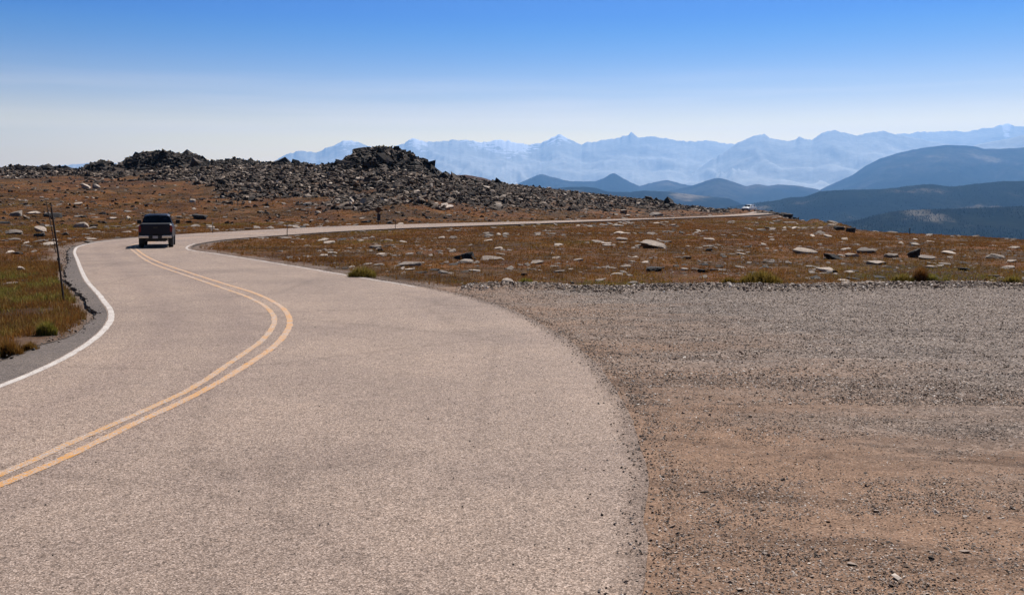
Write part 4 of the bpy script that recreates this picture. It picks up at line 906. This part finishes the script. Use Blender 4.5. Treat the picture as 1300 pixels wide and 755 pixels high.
def bx(name, parent, mat, x0, x1, y0, y1, z0, z1, bev=.02, tw=1.0, ty=1.0):
    bm = bmesh.new(); bmesh.ops.create_cube(bm, size=1)
    for v in bm.verts:
        k = v.co.z > 0; fx = tw if k else 1; fy = ty if k else 1
        v.co = Vector(((x0 + x1) / 2 + v.co.x * (x1 - x0) * fx, (y0 + y1) / 2 + v.co.y * (y1 - y0) * fy, (z0 + z1) / 2 + v.co.z * (z1 - z0)))
    if bev: bmesh.ops.bevel(bm, geom=list(bm.edges), offset=bev, segments=2, affect='EDGES', profile=.6)
    me = bpy.data.meshes.new(name); bm.to_mesh(me); bm.free(); me.materials.append(mat)
    o = bpy.data.objects.new(name, me); COL.objects.link(o); o.parent = parent; return o
def loft(name, parent, mat, secs, bev=.03):
    """secs: (y, [(x, z) ...]) half sections from the sill up to the centre line, mirrored"""
    bm = bmesh.new(); rings = []
    for y, h in secs:
        pts = [(x, z) for x, z in h] + [(-x, z) for x, z in reversed(h) if x > 1e-6]
        rings.append([bm.verts.new((x, y, z)) for x, z in pts])
    for a, b in zip(rings, rings[1:]):
        n = len(a)
        for i in range(n): bm.faces.new((a[i], a[(i + 1) % n], b[(i + 1) % n], b[i]))
    bm.faces.new(rings[0][::-1]); bm.faces.new(rings[-1]); bmesh.ops.recalc_face_normals(bm, faces=bm.faces)
    if bev: bmesh.ops.bevel(bm, geom=[e for e in bm.edges if e.is_manifold and e.calc_face_angle(0) > .5], offset=bev, segments=2, affect='EDGES')
    me = bpy.data.meshes.new(name); bm.to_mesh(me); bm.free(); me.materials.append(mat)
    for p in me.polygons: p.use_smooth = False
    o = bpy.data.objects.new(name, me); COL.objects.link(o); o.parent = parent; return o
def quad(name, parent, mat, pts, th=.012):
    bm = bmesh.new(); vs = [bm.verts.new(p) for p in pts]; f = bm.faces.new(vs); n = f.normal.copy() if f.normal.length else Vector((0, 0, 1)); f.normal_update(); n = f.normal.copy()
    r = bmesh.ops.extrude_face_region(bm, geom=[f]); bmesh.ops.translate(bm, verts=[g for g in r['geom'] if isinstance(g, bmesh.types.BMVert)], vec=n * th); bmesh.ops.recalc_face_normals(bm, faces=bm.faces)
    me = bpy.data.meshes.new(name); bm.to_mesh(me); bm.free(); me.materials.append(mat); o = bpy.data.objects.new(name, me); COL.objects.link(o); o.parent = parent; return o
def disc(name, parent, mat, c, r, hw, seg=28, bev=.03, inner=0):
    bm = bmesh.new(); bmesh.ops.create_cone(bm, cap_ends=True, segments=seg, radius1=r, radius2=r, depth=hw * 2)
    bmesh.ops.rotate(bm, verts=bm.verts, cent=(0, 0, 0), matrix=Matrix.Rotation(math.pi / 2, 3, 'Y'))
    if bev: bmesh.ops.bevel(bm, geom=[e for e in bm.edges if e.calc_face_angle(0) > 1], offset=bev, segments=2, affect='EDGES')
    bmesh.ops.translate(bm, verts=bm.verts, vec=c); me = bpy.data.meshes.new(name); bm.to_mesh(me); bm.free(); me.materials.append(mat)
    o = bpy.data.objects.new(name, me); COL.objects.link(o); o.parent = parent; return o
def wheel(root, x, y, r, hw, sgn):
    w_ = disc('wheel', root, M_BLACK, (x, y, r), r * .55, hw * .8, 20, .01)
    disc('tyre', w_, M_TYRE, (x, y, r), r, hw, 32, .035); disc('rim', w_, M_CHROME, (x + sgn * (hw * .75), y, r), r * .58, hw * .28, 20, .02); return w_
def tube(name, parent, mat, pts, r, seg=8):
    bm = bmesh.new(); rings = []
    for i, p in enumerate(pts):
        p = Vector(p); d = (Vector(pts[min(i + 1, len(pts) - 1)]) - Vector(pts[max(i - 1, 0)])).normalized(); a = d.orthogonal().normalized(); b = d.cross(a); rr = r[i] if isinstance(r, (list, tuple)) else r
        rings.append([bm.verts.new(p + a * math.cos(k / seg * 6.2832) * rr + b * math.sin(k / seg * 6.2832) * rr) for k in range(seg)])
    for a, b in zip(rings, rings[1:]):
        for k in range(seg): bm.faces.new((a[k], a[(k + 1) % seg], b[(k + 1) % seg], b[k]))
    bm.faces.new(rings[0][::-1]); bm.faces.new(rings[-1]); bmesh.ops.recalc_face_normals(bm, faces=bm.faces)
    me = bpy.data.meshes.new(name); bm.to_mesh(me); bm.free(); me.materials.append(mat); o = bpy.data.objects.new(name, me); COL.objects.link(o)
    if parent: o.parent = parent
    return o

# pickup, rounding the bend away from the viewer
X, Y = -19.25 - .86, 55.6
T = empty('pickup_truck', (X, Y + 2.85, float(road_z(np.array([X]), np.array([Y]))[0])), math.radians(16.5), 'dark navy pickup truck seen from behind, driving round the bend', 'pickup truck')
def hs(w, z0, z1, cr=.10, tuck=.05): return [(w - tuck, z0), (w, z0 + .12), (w, z1 - cr * 1.6), (w - cr * .5, z1 - cr * .3), (w - cr * 1.3, z1)]
loft('body', T, M_NAVY, [(-2.80, hs(.95, .62, 1.30)), (-2.72, hs(.985, .56, 1.34)), (-1.0, hs(1.0, .54, 1.34)), (.4, hs(1.0, .50, 1.33)), (1.25, hs(.99, .50, 1.28)), (2.3, hs(.97, .54, 1.18)), (2.78, hs(.92, .60, 1.08))], .02)
def gs(w0, w1, z0, z1): return [(w0, z0), (w0 - .02, z0 + .12), ((w0 + w1) / 2, (z0 + z1) / 2 + .05), (w1, z1 - .07), (w1 - .12, z1 - .01), (.0, z1 + .015)]
loft('cab', T, M_NAVY, [(-.98, gs(.90, .84, 1.28, 1.36)), (-.90, gs(.91, .76, 1.28, 1.80)), (-.70, gs(.92, .73, 1.28, 1.87)), (.55, gs(.92, .74, 1.28, 1.89)), (.80, gs(.92, .74, 1.28, 1.84)), (1.62, gs(.90, .80, 1.22, 1.30))], .0)
quad('rear_window', T, M_GLASS, [(-.80, -.975, 1.40), (.80, -.975, 1.40), (.655, -.93, 1.77), (-.655, -.93, 1.77)], -.03)
quad('windscreen', T, M_GLASS, [(.80, 1.56, 1.36), (-.80, 1.56, 1.36), (-.68, .90, 1.80), (.68, .90, 1.80)], -.03)
for sg in (-1, 1):
    for (ya, yb, yc, yd) in ((-.80, -.02, -.02, -.68), (.06, 1.28, .72, .06)):
        quad('side_window', T, M_GLASS, [(sg * .90, ya, 1.40), (sg * .90, yb, 1.40), (sg * .765, yc, 1.78), (sg * .765, yd, 1.78)], .02)
    for y_ in (-1.68, 1.78): wheel(T, sg * .86, y_, .405, .135, sg); disc('wheel_arch', T, M_BLACK, (sg * .90, y_, .50), .50, .105, 32, .0)
    m_ = bx('door_mirror', T, M_BLACK, sg * 1.19 - .13, sg * 1.19 + .13, 1.02, 1.16, 1.28, 1.52, .03); bx('mirror_arm', m_, M_BLACK, sg * 1.0 - .09, sg * 1.0 + .09, 1.05, 1.12, 1.33, 1.39, .01)
    bx('tail_light', T, M_RED, sg * .91 - .075, sg * .91 + .075, -2.835, -2.70, .90, 1.24, .02)
    bx('headlight', T, M_LAMP, sg * .74 - .15, sg * .74 + .15, 2.70, 2.83, .82, 1.0, .02)
    b_ = bx('rear_bumper', T, M_CHROME, min(sg * .38, sg * .97), max(sg * .38, sg * .97), -3.02, -2.80, .56, .72, .03)
tg_ = bx('tailgate', T, M_NAVY, -.81, .81, -2.865, -2.79, .76, 1.33, .02); bx('handle', tg_, M_BLACK, -.13, .13, -2.895, -2.86, 1.10, 1.19, .01)
bx('bumper_step', T, M_BLACK, -.40, .40, -3.0, -2.80, .50, .70, .02); bx('licence_plate', T, M_PLATE, -.155, .155, -3.022, -3.0, .54, .69, .004)
bx('tow_hitch', T, M_BLACK, -.05, .05, -3.1, -2.7, .40, .48, .01); bx('chassis', T, M_BLACK, -.62, .62, -2.7, 2.6, .36, .56, .03)
bx('mud_flap', T, M_BLACK, -.99, -.72, -2.19, -2.16, .22, .60, .005); bx('mud_flap', T, M_BLACK, .72, .99, -2.19, -2.16, .22, .60, .005)
bx('grille', T, M_CHROME, -.55, .55, 2.72, 2.84, .74, 1.0, .02); bx('front_bumper', T, M_CHROME, -.95, .95, 2.70, 2.95, .48, .68, .03)
bx('roof_marker', T, M_CHROME, -.50, .50, -.66, -.56, 1.885, 1.915, .01); tube('antenna', T, M_BLACK, [(-.22, .1, 1.88), (-.24, .0, 2.13)], .016)
bx('bed_cover', T, M_BLACK, -.86, .86, -2.72, -1.0, 1.335, 1.365, .01)
tube('tailpipe', T, M_STEEL, [(.70, -2.3, .40), (.72, -2.95, .42)], .035)

T.scale = (.89, .95, .97); T.location.x -= .11
# distant car coming over the crest
X, Y, Zc = hit(951, 272.6); Y = 236.0; X = (951 - HX) * Y / F
Zc = float(road_z(np.array([X]), np.array([Y]))[0])
T = empty('white_car', (X, Y, Zc), math.radians(180 - 38), 'small white estate car far off where the road meets the skyline', 'car')
loft('body', T, M_WHITEP, [(-2.25, hs(.82, .40, .92)), (-2.1, hs(.88, .34, 1.0)), (-.2, hs(.91, .32, 1.0)), (1.1, hs(.90, .32, .98)), (2.0, hs(.86, .36, .86)), (2.25, hs(.78, .42, .78))], .02)
loft('cabin', T, M_WHITEP, [(-2.05, gs(.80, .74, .96, 1.04)), (-1.75, gs(.82, .64, .96, 1.50)), (-.2, gs(.83, .64, .96, 1.55)), (.35, gs(.83, .64, .96, 1.50)), (1.15, gs(.80, .72, .94, 1.0))], 0)
quad('windscreen', T, M_GLASS, [(.70, 1.10, 1.04), (-.70, 1.10, 1.04), (-.58, .45, 1.46), (.58, .45, 1.46)], -.03); quad('rear_window', T, M_GLASS, [(-.70, -2.06, 1.06), (.70, -2.06, 1.06), (.58, -1.80, 1.44), (-.58, -1.80, 1.44)], -.03)
for sg in (-1, 1):
    for (ya, yb, yc, yd) in ((-1.75, -.75, -.75, -1.55), (-.68, .1, .1, -.68), (.16, .85, .40, .16)): quad('side_window', T, M_GLASS, [(sg * .815, ya, 1.04), (sg * .815, yb, 1.04), (sg * .68, yc, 1.46), (sg * .68, yd, 1.46)], .03)
    for y_ in (-1.35, 1.40): wheel(T, sg * .80, y_, .32, .11, sg)
    bx('headlight', T, M_LAMP, sg * .62 - .14, sg * .62 + .14, 2.12, 2.25, .62, .76, .02); bx('tail_light', T, M_RED, sg * .76 - .06, sg * .76 + .06, -2.27, -2.15, .70, .90, .01); bx('door_mirror', T, M_WHITEP, sg * .98 - .09, sg * .98 + .09, .72, .84, 1.0, 1.13, .02)
bx('front_bumper', T, M_BLACK, -.80, .80, 2.12, 2.32, .30, .50, .03)

# marker poles and posts
def leaning(name, label, cat, base, top, r, parts=True, group=None):
    (bx_, by_), zt = base, top[1]; z0 = float(terrain_z(np.array([bx_]), np.array([by_]))[0]); o = empty(name, (bx_, by_, z0), 0, label, cat, group)
    dx = top[0] - bx_; tube('pole', o, M_STEEL, [(0, 0, -.15), (dx * .5 + .01, 0, (zt - z0) * .5), (dx, 0, zt - z0)], [r, r, r * .9])
    if parts: tube('tip', o, M_STEEL, [(dx, 0, zt - z0), (dx * 1.03, 0, zt - z0 + .12)], r * .5); tube('collar', o, M_BLACK, [(dx * .44, 0, (zt - z0) * .44), (dx * .47, 0, (zt - z0) * .47)], r * 1.5)
    return o
b0 = G(82, 384); leaning('marker_pole', 'tall dark snow pole leaning left, nearest to the viewer on the left bank', 'pole', b0, ((65 - HX) * b0[1] / F, EYE - (263 - HY) * b0[1] / F), .026)
b1 = G(71.5, 320.5); leaning('marker_pole', 'thinner dark snow pole standing farther back behind the tall leaning one', 'pole', b1, ((59 - HX) * b1[1] / F, EYE - (258 - HY) * b1[1] / F), .022)
for px, py, h, lb in ((364.5, 299.8, .85, 'thin roadside post at the near edge of the far road, left of the warning sign'), (501.8, 291.2, 1.0, 'thin roadside post at the near edge of the far road, right of the warning sign'), (270, 296.5, .95, 'thin roadside post on the outer edge of the bend right of the pickup')):
    x, y = G(px, py); z0 = float(terrain_z(np.array([x]), np.array([y]))[0]); o = empty('roadside_post', (x, y, z0), 0, lb, 'post', 'thin posts along the road')
    tube('pole', o, M_STEEL, [(0, 0, -.1), (.01, 0, h)], .028); bx('reflector', o, M_PLATE, -.04, .04, -.045, -.028, h - .14, h - .03, .005)
X, Y, Zt = hit(1155, 297.6); o = empty('marker_stake', (X, Y, Zt), 0, 'short dark stake on the skyline of the right meadow', 'stake'); tube('pole', o, M_BLACK, [(0, 0, -.1), (0, 0, .48)], .04); bx('cap', o, M_BLACK, -.05, .05, -.05, .05, .47, .53, .01)
x, y = G(480.3, 285.0); z0 = float(terrain_z(np.array([x]), np.array([y]))[0]); o = empty('warning_sign', (x, y, z0), math.radians(4), 'backlit brown diamond sign on a post with a narrow plate below, beside the far road', 'road sign')
tube('post', o, M_STEEL, [(0, 0, -.15), (0, 0, 2.12)], .04)
dm = bx('sign_face', o, M_SIGN, -.30, .30, -.075, -.045, -.30, .30, .012); dm.matrix_parent_inverse.identity(); dm.rotation_euler = (0, math.radians(45), 0); dm.location = (0, 0, 1.62)
bx('plate', o, M_SIGNB, -.13, .24, -.075, -.045, .42, 1.20, .012); bx('bracket', o, M_STEEL, -.12, .12, -.045, .02, 1.0, 1.05, .004)


# ------------------------------------------------------------------ haze over the whole country
hz = bpy.data.meshes.new('haze'); x0, x1, y0, y1, z0_, z1 = -40000, 40000, -39500, 39000, -620, 2720
hv = [(x, y, z) for x in (x0, x1) for y in (y0, y1) for z in (z0_, z1)]
hz.from_pydata(hv, [], [(0, 1, 3, 2), (4, 6, 7, 5), (0, 4, 5, 1), (2, 3, 7, 6), (0, 2, 6, 4), (1, 5, 7, 3)])
hm = bpy.data.materials.new('haze_air'); hm.use_nodes = True; t_ = hm.node_tree; t_.nodes.clear()
ho = N(t_, 'ShaderNodeOutputMaterial'); hp_ = N(t_, 'ShaderNodeVolumePrincipled'); hp_.inputs['Density'].default_value = 4.0e-5
hp_.inputs['Color'].default_value = (.22, .50, 1.0, 1); hp_.inputs['Anisotropy'].default_value = 0.4
t_.links.new(hp_.outputs[0], ho.inputs['Volume']); hz.materials.append(hm)
hob = bpy.data.objects.new('haze', hz); COL.objects.link(hob); hob['kind'] = 'stuff'; hob['label'] = 'pale blue haze filling the air over the distant valleys'; hob['category'] = 'haze'
